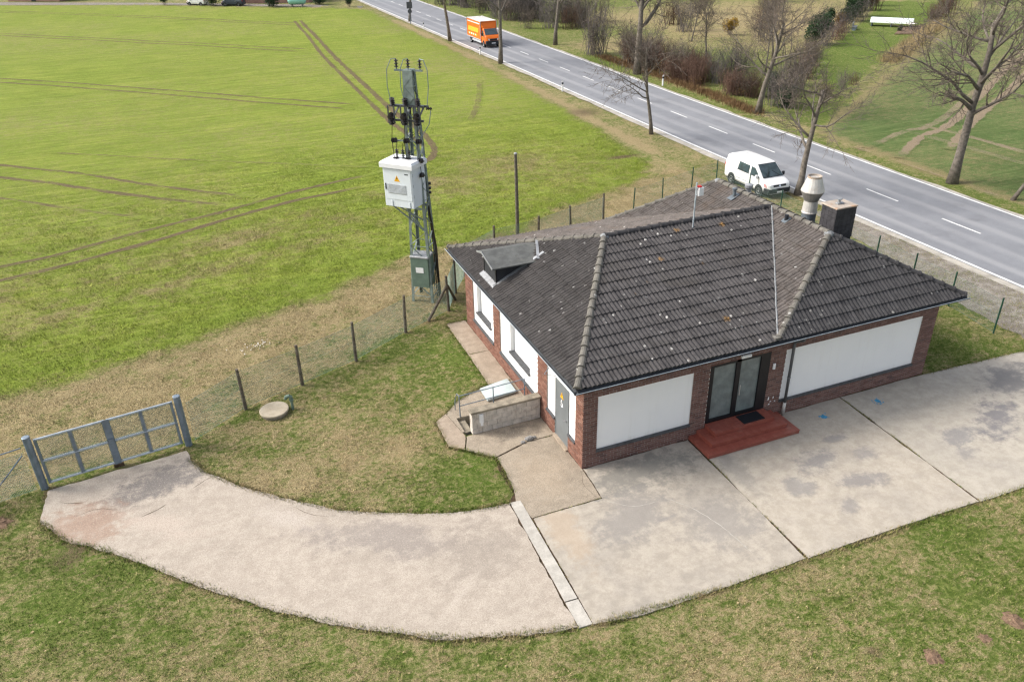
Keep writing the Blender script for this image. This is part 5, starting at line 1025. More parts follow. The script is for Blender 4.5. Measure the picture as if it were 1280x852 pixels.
MB().tube([(0, 0, -0.1), (0.0, 0, 2), (-0.03, 0, 4.5)], [0.1, 0.09, 0.075], 10).build('shaft', 'wood', pole); MB().lathe([(0.085, 4.48), (0.085, 4.53), (0.04, 4.56)], 10, (-0.03, 0, 0)).build('cap', 'zinc', pole)

# ---------------------------------------------------------------- vehicles
def loft(mb, secs, closed_ends=True):
    n = len(secs[0]); vs = [p for s_ in secs for p in s_]
    fs = [(i * n + k, (i + 1) * n + k, (i + 1) * n + (k + 1) % n, i * n + (k + 1) % n) for i in range(len(secs) - 1) for k in range(n)]
    if closed_ends: fs += [tuple(range(n)), tuple(range(len(secs) * n - 1, (len(secs) - 1) * n - 1, -1))]
    return mb.add(vs, fs)
def wheel(parent, x, y, r, w, side):
    wh = link('wheel', None, parent, loc=(x, y, r))
    def ring(prof):
        m = MB(); n = 20; vs = [(rr * math.cos(2 * PI * k / n), yy * side, rr * math.sin(2 * PI * k / n)) for rr, yy in prof for k in range(n)]
        fs = [(i * n + k, i * n + (k + 1) % n, (i + 1) * n + (k + 1) % n, (i + 1) * n + k) for i in range(len(prof) - 1) for k in range(n)]; return m.add(vs, fs + [tuple(range((len(prof) - 1) * n, len(prof) * n))])
    ring([(r * 0.6, -w), (r * 0.95, -w), (r, -w * 0.8), (r, -w * 0.1), (r * 0.95, 0.02), (r * 0.66, 0.02), (r * 0.64, -0.02)]).build('tyre', 'rubber', wh)
    ring([(r * 0.66, 0.0), (r * 0.6, 0.012), (r * 0.52, -0.02), (r * 0.25, -0.03), (r * 0.2, 0.01), (0.01, 0.015)]).build('rim', 'rim', wh)
def make_van(name, label, loc, rz, sc, paint='vanwhite', group=None):
    t = thing(name, label, 'van' if paint == 'vanwhite' else 'car', loc, rz, group); t.scale = (sc, sc, sc)
    xs = [-2.42, -2.40, -2.30, -2.1, -1.2, 0.0, 0.6, 0.85, 1.05, 1.25, 1.45, 1.62, 1.72, 1.95, 2.2, 2.36, 2.43]
    zt = [1.0, 1.55, 1.86, 1.94, 1.97, 1.97, 1.95, 1.86, 1.70, 1.53, 1.36, 1.21, 1.15, 1.09, 1.0, 0.9, 0.72]
    ws = [0.84, 0.88, 0.91, 0.93, 0.95, 0.95, 0.95, 0.95, 0.95, 0.945, 0.94, 0.935, 0.93, 0.91, 0.87, 0.80, 0.70]
    secs = []
    for x, z, w in zip(xs, zt, ws):
        wt = w - 0.155 * max(0, (z - 1.0)) ; zb = 0.30; zs = min(1.05, z - 0.1)
        h = [(w * 0.9, zb), (w, zb + 0.14), (w, zs * 0.8), (w * 0.995, zs), (wt + (w - wt) * 0.12, z - 0.12 if z > 1.2 else z - 0.055), (wt - 0.05, z - 0.035), (wt - 0.2, z)]
        secs.append([(x, -a, b) for a, b in h] + [(x, a, b) for a, b in h[::-1]])
    b = loft(MB(), secs).build('body', paint, t, smooth=False)
    for p in b.data.polygons: p.use_smooth = True
    b.data.set_sharp_from_angle(angle=R(32))
    # windscreen lies on the raked front
    MB().add([(0.84, -0.69, 1.885), (0.84, 0.69, 1.885), (1.64, 0.80, 1.225), (1.64, -0.80, 1.225)], [(0, 1, 2, 3)]).build('windscreen', 'glass', t)
    for s_ in (-1, 1):
        wy = lambda z: s_ * (0.953 - 0.155 * max(0, z - 1.02) * 1.05 + 0.004)
        MB().add([(x, wy(z), z) for x, z in ((-0.95, 1.18), (0.28, 1.18), (0.26, 1.70), (-0.88, 1.72))], [(0, 1, 2, 3)]).build('side_window', 'glass', t)
        MB().add([(x, wy(z), z) for x, z in ((0.42, 1.16), (1.38, 1.14), (1.16, 1.42), (0.82, 1.68), (0.42, 1.70))], [(0, 1, 2, 3, 4)]).build('side_window', 'glass', t)
        MB().bbox(1.22, 1.36, min(s_ * 0.98, s_ * 1.17), max(s_ * 0.98, s_ * 1.17), 1.12, 1.36, 0.03).build('mirror', paint if s_ < 0 else 'plastic', t)
        MB().add([(2.3, s_ * 0.80, 0.72), (2.415, s_ * 0.5, 0.74), (2.36, s_ * 0.5, 0.92), (2.22, s_ * 0.82, 0.9)], [(0, 1, 2, 3)]).build('headlight', 'lamp', t)
        MB().add([(2.1, s_ * 0.905, 0.7), (2.3, s_ * 0.838, 0.7), (2.22, s_ * 0.87, 0.95), (1.9, s_ * 0.93, 0.98)], [(0, 1, 2, 3)]).build('hazard_panel', 'signwhite', t)
        for k in range(2): MB().add([(2.04 + k * .1, s_ * (0.928 - k * .03), 0.72), (2.1 + k * .1, s_ * (0.91 - k * .03), 0.72), (2.02 + k * .1, s_ * (0.925 - k * .03), 0.93), (1.96 + k * .1, s_ * (0.94 - k * .03), 0.93)], [(0, 1, 2, 3)]).build('hazard_stripe', 'red', t)
        MB().bbox(-2.44, -2.38, min(s_ * 0.74, s_ * 0.88), max(s_ * 0.74, s_ * 0.88), 0.85, 1.25, 0.01).build('tail_light', 'red', t)
        MB().bar((0.34, wy(1.0), 0.45), (0.34, wy(1.7), 1.75), 0.012).build('door_seam', 'plastic', t); MB().bar((-1.0, s_ * 0.954, 0.95), (-0.7, s_ * 0.954, 0.95), 0.02).build('door_handle', 'louvre', t)
        for x in (-1.5, 1.5):
            m = MB(); n = 16; m.poly([(x + 0.42 * math.cos(PI * 2 * k / n), s_ * 0.952, 0.36 + 0.42 * math.sin(PI * 2 * k / n)) for k in range(n)]); m.build('wheel_arch', 'plastic', t)
            wheel(t, x, s_ * 0.955, 0.33, 0.22, s_)
    for s_ in (-1, 1):
        MB().bar((-1.05, s_ * 0.957, 0.62), (1.05, s_ * 0.957, 0.62), 0.014, 0.05).build('side_trim', 'plastic' if paint != 'vanwhite' else 'louvre', t)
        MB().bar((-2.2, s_ * 0.952, 1.06), (-0.95, s_ * 0.958, 1.06), 0.012, 0.025).build('door_rail', 'louvre', t)
        MB().bar((1.42, s_ * 0.953, 0.5), (1.42, s_ * 0.948, 1.12), 0.012).bar((-1.02, s_ * 0.957, 0.45), (-0.98, s_ * 0.865, 1.78), 0.012).build('door_seam', 'plastic', t)
        MB().bar((1.66, s_ * 0.55, 1.235), (1.3, s_ * 0.12, 1.52), 0.02).build('wiper', 'plastic', t)
        for x0, x1 in ((-0.97, 0.3), (0.4, 1.2)): MB().bar((x0, s_ * 0.94, 1.165), (x1, s_ * 0.94, 1.165), 0.012, 0.03).build('window_seal', 'plastic', t)
    for x in (-1.6, -0.8, 0.0): MB().bar((x, -0.62, 1.972), (x, 0.62, 1.972), 0.03, 0.012).build('roof_rib', paint, t)
    MB().bar((0.84, -0.7, 1.89), (0.84, 0.7, 1.89), 0.03, 0.02).bar((1.645, -0.81, 1.225), (1.645, 0.81, 1.225), 0.04, 0.03).build('windscreen_seal', 'plastic', t)
    MB().bar((1.75, -0.78, 1.145), (2.32, -0.6, 0.935), 0.01).bar((1.75, 0.78, 1.145), (2.32, 0.6, 0.935), 0.01).build('bonnet_seam', 'louvre', t)
    m = MB(); loft(m, [[(2.0 + d0, y, 0.3), (2.0 + d0 + 0.12, y, 0.36), (2.0 + d0 + 0.12, y, 0.62), (2.0 + d0, y, 0.68)] for y, d0 in ((-0.955, 0.0), (-0.86, 0.28), (-0.6, 0.37), (0, 0.40), (0.6, 0.37), (0.86, 0.28), (0.955, 0.0))]); m.build('bumper', 'plastic', t)
    MB().add([(2.425, -0.5, 0.72), (2.425, 0.5, 0.72), (2.375, 0.5, 0.9), (2.375, -0.5, 0.9)], [(0, 1, 2, 3)]).build('grille', 'plastic', t)
    MB().add([(2.405 + 0.0 - 0.0 - 0.03 * math.sin(2 * PI * k / 14) + 0.01, 0.075 * math.cos(2 * PI * k / 14), 0.82 + 0.075 * math.sin(2 * PI * k / 14)) for k in range(14)], [tuple(range(14))]).build('emblem', 'chrome', t)
    MB().box(2.515, 2.53, -0.26, 0.26, 0.4, 0.51).build('number_plate', 'signwhite', t)
    MB().box(-2.3, 2.25, -0.8, 0.8, 0.2, 0.32).build('underbody', 'plastic', t)
    return t
make_van('parked_van', 'white delivery van parked on the grass verge behind the building', (22.15, 20.55, 0.0), R(-90), 0.9)
tk = thing('box_truck', 'orange box truck with yellow lettering driving along the road', 'truck', (26.95, 80.5, 0.016), R(-90)); tk.scale = (0.98, 0.98, 0.98)
bx_ = MB().bbox(-4.1, 0.95, -1.08, 1.08, 0.72, 2.92, 0.02).build('cargo_box', 'orange', tk); MB().box(-4.08, 0.93, -1.06, 1.06, 2.921, 2.95).build('box_roof', 'truckroof', bx_)
for s_ in (-1, 1):
    yy = s_ * 1.086; x = -3.7
    MB().box(-3.8, 0.6, min(yy, s_ * 1.08), max(yy, s_ * 1.08), 2.55, 2.66).build('white_stripe', 'signwhite', bx_)
    for k in range(11):
        w = random.uniform(0.22, 0.36); o = 0.18
        MB().add([(x, yy, 1.5), (x + w, yy, 1.5), (x + w + o, yy, 2.05), (x + o, yy, 2.05)], [(0, 1, 2, 3)]).build('lettering', 'truckyellow', bx_); x += w + 0.06
    x = -3.6
    for k in range(9): w = random.uniform(0.2, 0.4); MB().add([(x, yy, 1.08), (x + w, yy, 1.08), (x + w, yy, 1.28), (x, yy, 1.28)], [(0, 1, 2, 3)]).build('lettering', 'signwhite' if k % 2 else 'truckyellow', bx_); x += w + 0.07
    for x, in ((-2.9,), (1.75,)): wheel(tk, x, s_ * 1.0, 0.36, 0.24, s_)
    MB().box(-2.3, 0.9, min(s_ * 0.98, s_ * 1.03), max(s_ * 0.98, s_ * 1.03), 0.4, 0.62).build('side_guard', 'louvre', tk)
    MB().bbox(1.85, 1.97, min(s_ * 1.12, s_ * 1.32), max(s_ * 1.12, s_ * 1.32), 1.4, 1.72, 0.03).build('mirror', 'plastic', tk)
xs = [0.96, 1.2, 1.35, 1.6, 1.85, 2.1, 2.3, 2.5, 2.6]; zt = [2.2, 2.22, 2.15, 1.92, 1.66, 1.42, 1.3, 1.1, 0.9]
secs = []
for x, z in zip(xs, zt):
    w = 0.99 if x < 2.3 else 0.99 - (x - 2.3) * 0.5; wt = w - 0.13 * max(0, z - 1.2); h = [(w * .92, 0.4), (w, 0.5), (w, min(1.2, z - .1)), (wt, z - 0.1), (wt - 0.12, z)]; secs.append([(x, -a, b) for a, b in h] + [(x, a, b) for a, b in h[::-1]])
loft(MB(), secs).build('cab', 'orange', tk)
MB().add([(1.42, -0.78, 2.11), (1.42, 0.78, 2.11), (2.08, 0.86, 1.465), (2.08, -0.86, 1.465)], [(0, 1, 2, 3)]).build('windscreen', 'glass', tk)
for s_ in (-1, 1):
    MB().add([(1.1, s_ * 0.985, 1.28), (1.95, s_ * 0.99, 1.25), (1.5, s_ * 0.93, 1.85), (1.1, s_ * 0.91, 1.98)], [(0, 1, 2, 3)]).build('side_window', 'glass', tk)
    MB().add([(2.53, s_ * 0.86, 0.86), (2.63, s_ * 0.5, 0.86), (2.58, s_ * 0.5, 1.06), (2.46, s_ * 0.88, 1.06)], [(0, 1, 2, 3)]).build('headlight', 'lamp', tk)
MB().bbox(2.3, 2.68, -0.98, 0.98, 0.36, 0.82, 0.06).build('bumper', 'plastic', tk); MB().box(2.5, 2.62, -0.48, 0.48, 0.84, 1.05).build('grille', 'plastic', tk); MB().box(2.68, 2.69, -0.26, 0.26, 0.5, 0.6).build('number_plate', 'signwhite', tk)
MB().box(-4.0, 2.3, -0.5, 0.5, 0.45, 0.74).build('chassis', 'plastic', tk)
for s_ in (-1, 1):
    MB().bar((-4.1, s_ * 1.085, 2.9), (0.95, s_ * 1.085, 2.9), 0.03, 0.06).bar((-4.1, s_ * 1.085, 0.76), (0.95, s_ * 1.085, 0.76), 0.03, 0.08).bar((0.94, s_ * 1.08, 0.74), (0.94, s_ * 1.08, 2.92), 0.06).bar((-4.09, s_ * 1.08, 0.74), (-4.09, s_ * 1.08, 2.92), 0.06).build('box_edge', 'louvre', tk)
    MB().bar((1.05, s_ * 0.995, 0.6), (1.05, s_ * 0.93, 2.0), 0.012).bar((2.0, s_ * 0.995, 0.6), (2.0, s_ * 0.99, 1.25), 0.012).build('door_seam', 'plastic', tk)
    m = MB(); m.poly([(1.75 + 0.45 * math.cos(PI * 2 * k / 16), s_ * 0.993, 0.38 + 0.45 * math.sin(PI * 2 * k / 16)) for k in range(16)]); m.build('wheel_arch', 'plastic', tk)
MB().add([(0.97, -0.95, 2.2), (0.97, 0.95, 2.2), (1.3, 0.85, 2.2), (1.3, -0.85, 2.2), (0.97, -0.98, 2.75), (0.97, 0.98, 2.75)], [(3, 2, 5, 4), (0, 3, 4), (1, 5, 2)]).build('wind_deflector', 'orange', tk)

# ---------------------------------------------------------------- bare trees
LO0 = 0.42
def grow(mt, mc, p, d, length, rad, depth, rr, kids, up, maxd):
    nseg = 6 if depth == 0 else (5 if depth == 1 else (3 if depth == 2 else 2))
    pts = [p.copy()]; rads = [rad]; dirs = [d.copy()]; q_ = p.copy(); dd = d.copy(); taper = 0.42 if depth == 0 else 0.3
    for i in range(nseg):
        w = (0.09, 0.22, 0.28, 0.32, 0.3)[min(depth, 4)]
        dd = (dd + Vector((rr.uniform(-w, w), rr.uniform(-w, w), rr.uniform(-w, w) + up[min(depth, len(up) - 1)]))).normalized(); q_ = q_ + dd * length / nseg
        pts.append(q_.copy()); rads.append(max(0.0065, rad * (1 - (1 - taper) * (i + 1) / nseg))); dirs.append(dd.copy())
    if depth == 0: rads[0] *= 1.3
    (mt if depth <= 1 else mc).tube(pts, rads, (9, 6, 4, 3, 3)[min(depth, 4)], cap=depth < 2)
    if depth >= maxd: return
    k = kids[depth]; lo = (LO0, 0.25, 0.2, 0.15)[min(depth, 3)]
    for i in range(k):
        t = lo + (1 - lo) * (i + rr.uniform(0.1, 0.9)) / k; f = t * nseg; j = min(int(f), nseg - 1); b = pts[j].lerp(pts[j + 1], f - j); base = dirs[j + 1]
        side = base.orthogonal().normalized(); side.rotate(Matrix.Rotation(rr.uniform(0, 2 * PI), 3, base)); ang = rr.uniform(0.55, 1.15) if depth else rr.uniform(0.6, 1.2)
        nd = (base * math.cos(ang) + side * math.sin(ang)).normalized(); cl = length * (0.62, 0.6, 0.55, 0.5)[min(depth, 3)] * rr.uniform(0.65, 1.15) * (1.15 - 0.5 * t if depth == 0 else 1.1 - 0.5 * t)
        grow(mt, mc, b, nd, cl, max(0.009, rads[j] * rr.uniform(0.42, 0.62)), depth + 1, rr, kids, up, maxd)
    if depth > 0:  # leader
        grow(mt, mc, pts[-1], dirs[-1], length * 0.5, rads[-1], depth + 1, rr, kids, up, maxd)
def tree_meshes(seed, h, r, lean=(0, 0), kids=(9, 6, 5, 4), up=(0.05, 0.04, 0.03, 0.02), maxd=4, lo0=0.42):
    global LO0; LO0 = lo0
    rr = random.Random(seed); mt, mc = MB(), MB(); grow(mt, mc, Vector((0, 0, -0.1)), Vector((lean[0], lean[1], 1)).normalized(), h, r, 0, rr, kids, up, maxd)
    return mt.mesh('trunk', 'bark', True), mc.mesh('crown', 'twig')
def tree(meshes, name, label, loc, rz=0, sc=1, group='bare roadside trees'):
    t = thing(name, label, 'tree', loc, rz, group); t.scale = (sc, sc, sc); link('trunk', meshes[0], t); link('crown', meshes[1], t); return t
TM1 = tree_meshes(11, 7.6, 0.24, (0.16, 0.0), (14, 8, 6, 5), (0.02, -0.02, 0.03, 0.02)); TM2 = tree_meshes(23, 6.2, 0.21, (0.12, -0.04), (8, 6, 6, 5), (0.05, 0.07, 0.06, 0.05))
TM3 = tree_meshes(37, 8.0, 0.2, (0.04, 0.02), (9, 7, 5, 4), (0.05, 0.12, 0.08, 0.05)); TM4 = tree_meshes(41, 8.5, 0.32, (0.0, 0.03), (12, 8, 6, 4), (0.04, 0.08, 0.06, 0.03)); TM5 = tree_meshes(53, 5.0, 0.11, (0.06, 0.0), (10, 6, 5, 4), (0.04, 0.06, 0.05, 0.03)); TM6 = tree_meshes(67, 6.4, 0.22, (0.06, 0.05), (11, 7, 6, 4), (0.05, 0.05, 0.05, 0.03))
tree(TM1, 'bare_tree', 'large bare leaning tree with spreading branches at the field edge far right', (33.5, 16.2, 0), R(25), 1.22)
tree(TM2, 'bare_tree', 'bare tree with curved limbs standing right beside the white van', (23.55, 18.35, 0), R(10), 1.0)
tree(TM5, 'bare_tree', 'slim bare young tree at the near road edge above the roof', (23.0, 34.3, 0), R(120), 1.3)
tree(TM6, 'bare_tree', 'pale-trunked bare tree across the road from the van', (34.3, 36.3, 0), R(200), 1.12)
tree(TM4, 'bare_tree', 'thick-trunked bare tree rising out of the brown thicket', (34.0, 55.6, 0), R(40), 1.1)
tree(TM3, 'bare_tree', 'straight bare tree just in front of the orange truck', (23.9, 67.9, 0), R(70), 1.2)
tree(TM3, 'bare_tree', 'bare tree at the near road edge left of the orange truck', (24.05, 86.1, 0), R(190), 1.1)
tree(TM3, 'bare_tree', 'straight bare tree across the road right of the orange truck', (34.5, 76.4, 0), R(300), 1.2)
tree(TM3, 'bare_tree', 'farthest bare roadside tree next to the sign backs', (24.6, 107.1, 0), R(10), 1.0)
tree(tree_meshes(77, 6.5, 0.1, (0.42, -0.12), (7, 5, 4, 3), lo0=0.62), 'bare_tree', 'thin leaning sapling trunk cut by the right edge', (34.0, 12.4, 0), 0, 1.1)
orch = [((45.7, 50.1), 'orchard tree in the meadow left of the evergreen bush'), ((52, 57), 'orchard tree farther back in the meadow'), ((44, 58), 'orchard tree in the meadow behind the brown thicket'), ((60, 70), 'orchard tree before the far hedge in the meadow'), ((50, 70), 'orchard tree beside the pale dry grass patch')]
for i, (p, lb) in enumerate(orch): tree(TM5, 'orchard_tree', 'bare ' + lb, (*p, 0), R(73 * i), random.uniform(0.8, 1.1), 'bare orchard trees in the meadow')

# shrubs
def shrub_mesh(seed, mt, stems=46, h=2.4, spread=0.9, tw=7):
    rr = random.Random(seed); m = MB()
    for i in range(stems):
        a = rr.uniform(0, 2 * PI); b = Vector((rr.gauss(0, spread * 0.35), rr.gauss(0, spread * 0.35), -0.05)); d = Vector((math.cos(a) * rr.uniform(0, 0.5), math.sin(a) * rr.uniform(0, 0.5), 1)).normalized(); L_ = h * rr.uniform(0.5, 1.1)
        pts = [b]; dd = d
        for k in range(3): dd = (dd + Vector((rr.uniform(-.2, .2), rr.uniform(-.2, .2), 0.02))).normalized(); pts.append(pts[-1] + dd * L_ / 3)
        r0 = rr.uniform(0.01, 0.022); m.tube(pts, [r0, r0 * .8, r0 * .6, r0 * .35], 3, False)
        for k in range(tw):
            j = rr.randint(1, 2); q_ = pts[j].lerp(pts[j + 1], rr.random()); e = Vector((rr.uniform(-1, 1), rr.uniform(-1, 1), rr.uniform(0.1, 1.1))).normalized() * L_ * rr.uniform(0.15, 0.38); f = q_ + e * 0.5 + Vector((rr.uniform(-.05, .05), rr.uniform(-.05, .05), .03))
            m.tube([q_, f, q_ + e], [0.009, 0.007, 0.004], 3, False)
    return m.mesh('stems', mt)
def leaf_bush(seed, mt, n=2600, r=1.1, h=2.2, leaf=0.075):
    rr = random.Random(seed); m = MB(); lobes = [(rr.uniform(-.5, .5) * r, rr.uniform(-.5, .5) * r, rr.uniform(.3, .8) * h, rr.uniform(.4, .7) * r) for _ in range(9)]
    for i in range(n):
        lx, ly, lz, lr = rr.choice(lobes); v = Vector((rr.gauss(0, 1), rr.gauss(0, 1), rr.gauss(0, 1))).normalized() * lr * rr.uniform(0.55, 1.05) ; c = Vector((lx, ly, lz)) + Vector((v.x, v.y, v.z * 1.1))
        if c.z < 0.02: c.z = rr.uniform(0.02, 0.3)
        a = Vector((rr.uniform(-1, 1), rr.uniform(-1, 1), rr.uniform(-1, 1))).normalized(); b = a.orthogonal(); s_ = leaf * rr.uniform(0.6, 1.4); m.add([c - a * s_, c + b * s_ * .45, c + a * s_, c - b * s_ * .45], [(0, 1, 2, 3)])
    return m.mesh('foliage', mt)
SH = [shrub_mesh(5, 'twigred', 60), shrub_mesh(6, 'twigred', 50, 2.0, 1.1), shrub_mesh(7, 'twiggrey', 50, 2.9, 1.0), shrub_mesh(8, 'twig', 44, 2.6, 1.2)]
DEAD = leaf_bush(9, 'leafdead', 500, 0.9, 0.8, 0.06)
rs = random.Random(99)
def thicket(nm, lb, group, spots):
    for (x, y, k, s_) in spots:
        t = thing(nm, lb, 'shrub', (x, y, 0), rs.uniform(0, 6.28), group); t.scale = (s_, s_, s_ * rs.uniform(0.9, 1.15)); link('stems', SH[k], t)
        if k == 0: o = link('dead_leaves', DEAD, t); o.location = (0, 0, 0)
spots = []
for i in range(46):
    y = rs.uniform(39.5, 64); x = 35.8 + abs(rs.gauss(0, 1.0)) * (2.2 if y < 55 else 1.2) + max(0, (y - 58)) * 0.05; spots.append((x, y, rs.choice((0, 0, 1, 1, 2, 3)) if x < 38 else rs.choice((2, 2, 3)), rs.uniform(0.8, 1.25)))
thicket('bare_shrub', 'leafless brown shrub in the dense thicket across the road', 'brown thicket shrubs across the road', spots)
thicket('hedge_shrub', 'leafless grey shrub in the far row behind the orange truck', 'far roadside shrubs behind the truck', [(rs.uniform(35.5, 47), rs.uniform(88, 128), rs.choice((2, 3, 2)), rs.uniform(1.2, 1.9)) for i in range(40)])
thicket('meadow_shrub', 'leafless shrub in the scattered row across the meadow', 'scattered meadow shrubs', [(x, y, rs.choice((2, 3, 1)), s_) for x, y, s_ in [(58, 66, 1.5), (64, 74, 1.5), (70, 80, 1.6), (54, 78, 1.6), (76, 88, 1.8), (47, 46, 1.3), (44, 43.5, 1.3), (41.5, 41, 1.4), (49, 48, 1.2), (52, 50.5, 1.1), (40, 47, 1.4), (43, 51, 1.2), (56, 84, 1.7), (66, 92, 1.8), (86, 98, 1.9), (42, 88, 1.4), (49, 92, 1.6)]])
thicket('hedge_bush', 'leafless bush in the garden hedge along the grain field', 'garden hedge bushes', [(x + rs.uniform(-.6, .6), y + rs.uniform(-.6, .6), rs.choice((2, 3, 1)), s_) for x, y, s_ in [(37.8, 36.3, 1.0), (37.2, 38.0, 1.1), (38.8, 37.2, 0.9), (41, 36.6, 0.6), (43.5, 38.2, 0.6), (46, 39.6, 0.6), (48.5, 41, 0.55), (85, 66, 0.9), (87, 68, 1.0), (90, 70, 1.1), (92.5, 71.5, 1.2), (96, 74, 1.2), (100, 77, 1.3), (61.5, 59.2, 1.1), (66, 62.5, 1.2), (71, 66.5, 1.2), (80, 74.3, 1.3), (90, 82.5, 1.4), (55, 54, 0.9)]])
t = thing('tall_shrub', 'tall multi-stemmed leafless shrub at the far road edge right of the truck', 'shrub', (35.6, 67.8, 0)); t.scale = (1.6, 1.6, 1.9); link('stems', SH[3], t); link('stems', SH[2], t).rotation_euler = (0, 0, 2)
LB = [leaf_bush(21, 'leafdark'), leaf_bush(22, 'leafolive'), leaf_bush(23, 'leafyellow', 1400, 0.9, 1.8), leaf_bush(24, 'leafdark', 2000, 0.8, 3.0)]
for (x, y, k, s_, lb) in ((61.5, 61.5, 0, 1.5, 'rounded dark evergreen bush at the left end of the garden'), (66.6, 65.5, 3, 1.2, 'tall dark evergreen bush beside the rounded one'), (72.5, 69.5, 2, 1.2, 'rusty yellow flowering bush in the garden border'), (78, 74, 0, 1.4, 'dark evergreen bush behind the garden lawn'), (83, 78, 1, 1.5, 'olive green bush behind the garden lawn'), (88, 82, 3, 1.4, 'tall dark conifer at the top of the garden'), (93.5, 86.5, 0, 1.5, 'dark evergreen at the far end of the garden'), (38.6, 40.2, 3, 0.8, 'dark ivy-green bush behind the pale-trunked tree'), (37.3, 36.8, 0, 0.75, 'dark low bush at the foot of the pale-trunked tree'), (77, 63.8, 0, 0.35, 'tiny dark shrub in the garden soil bed'), (57, 72, 2, 1.2, 'yellowish bush in the middle of the meadow'), (8.5, 139.5, 0, 1.5, 'dark evergreen hedge bush left of the mint tank'), (16.5, 138, 0, 1.4, 'dark evergreen hedge bush right of the mint tank'), (-9, 153.6, 3, 1.2, 'dark bush at the far field edge, farthest left'), (-1, 147.5, 0, 1.5, 'dark bush at the far field edge beside parked cars'), (20.5, 131, 3, 0.9, 'narrow dark conifer at the far end of the field by the road')):
    t = thing('evergreen_bush', lb, 'bush', (x, y, 0), rs.uniform(0, 6), 'evergreen bushes'); t.scale = (s_,) * 3; link('foliage', LB[k], t); link('stem', SH[3], t).scale = (0.4, 0.4, 0.5)
# dry grass along the garden edge
def dry(n, line, w, h):
    m = MB(); rr = random.Random(3)
    for i in range(n):
        t = rr.random() * (len(line) - 1); j = int(t); a, b = line[j], line[j + 1]; f = t - j; x = a[0] + (b[0] - a[0]) * f + rr.gauss(0, w); y = a[1] + (b[1] - a[1]) * f + rr.gauss(0, w); hh = h * rr.uniform(0.5, 1.2); q_ = rr.uniform(0, 6.28); dx, dy = math.cos(q_), math.sin(q_)
        m.add([(x - dy * .02, y + dx * .02, -0.05), (x + dy * .02, y - dx * .02, -0.05), (x + dx * hh * .4, y + dy * hh * .4, hh)], [(0, 1, 2)])
    return m
dry(5200, [(60, 48.4), (66, 52.2), (72, 56.3), (80, 61.8), (85, 65)], 0.5, 1.0).build('dry_grass', 'pampas', label='pale dry tall grass along the garden edge', cat='grass', kind='stuff')
dry(9000, [(34.2, 36), (34.9, 44), (35.2, 52), (35.4, 60), (35.6, 66)], 0.45, 0.35).build('verge_litter', 'leafdead', label='dead bracken and leaves along the foot of the thicket', cat='leaf litter', kind='stuff')
# pale crumbs on the dry strip and small litter on the turf
m = MB(); rr = random.Random(5)
for i in range(36):
    x, y = rr.gauss(-8.6, 0.5), rr.gauss(12.6, 0.22); q_ = rr.uniform(0.012, 0.035); z = float(gz(x, y)) + 0.05; a = rr.uniform(0, 6); m.add([(x + q_ * math.cos(a + k * 2.1), y + q_ * math.sin(a + k * 2.1), z + rr.uniform(-.01, .03)) for k in range(3)] + [(x, y, z - 0.04)], [(0, 1, 2), (0, 1, 3), (1, 2, 3), (2, 0, 3)])
m.build('pale_rubble_crumbs', 'truckroof', label='scatter of pale crumbs on the dry grass beyond the fence', cat='rubble', kind='stuff')
m = MB()
for i in range(420):
    x, y = rr.uniform(-16, 8), rr.uniform(-11, 1)
    if not bool(keep_lawn(np.array([x]), np.array([y]))[0]): continue
    q_ = rr.uniform(0.015, 0.04); z = float(gz(x, y)) + 0.035; a = rr.uniform(0, 6); m.add([(x + q_ * math.cos(a + k * 1.57), y + q_ * (0.6 if k % 2 else 1) * math.sin(a + k * 1.57), z + rr.uniform(-.01, .02)) for k in range(4)], [(0, 1, 2, 3)])
m.build('fallen_leaves', 'pampas', label='dry fallen leaves scattered over the front lawn', cat='leaves', kind='stuff')
# garden things
MB().prism([(74.6, 62.2), (80.5, 66.8), (83.5, 66.0), (77.5, 60.8)], -0.04, 0.09).build('garden_bed', 'bed', kind='structure')
gh = thing('cold_frame', 'long white plastic-covered low tunnel in the garden', 'greenhouse', (79.4, 67.6, 0), R(-52))
for x in (-2.4, 0, 2.4): MB().box(x - 0.04, x + 0.04, -0.7, 0.7, 0, 0.75).build('frame', 'galv', gh)
m = MB(); vs = [(x, 0.85 * math.cos(PI * k / 8), 0.5 + 0.6 * math.sin(PI * k / 8)) for x in (-2.6, 2.6) for k in range(9)]; m.add(vs, [(k, k + 1, 10 + k, 9 + k) for k in range(8)] + [tuple(range(8, -1, -1)), tuple(range(9, 18))]).build('cover_sheet', 'greenhouse', gh)
gt = thing('garden_table', 'small pinkish garden table standing on the soil bed', 'table', (79.2, 64.2, 0.09)); MB().bbox(-0.6, 0.6, -0.4, 0.4, 0.62, 0.68, 0.01).build('table_top', 'truckroof', gt)
for sx in (-0.5, 0.5):
    for sy in (-0.3, 0.3): MB().bar((sx, sy, 0), (sx, sy, 0.62), 0.05).build('leg', 'wood', gt)
gb = thing('garden_bench', 'grey garden bench under the hedge beside the lawn', 'bench', (73.2, 67.6, 0), R(40)); MB().box(-0.8, 0.8, -0.25, 0.25, 0.42, 0.47).build('seat', 'zinc', gb); MB().box(-0.8, 0.8, 0.22, 0.27, 0.5, 0.95).build('backrest', 'zinc', gb)
for sx in (-0.7, 0.7): MB().box(sx - 0.04, sx + 0.04, -0.22, 0.22, 0, 0.42).build('leg', 'galv', gb)

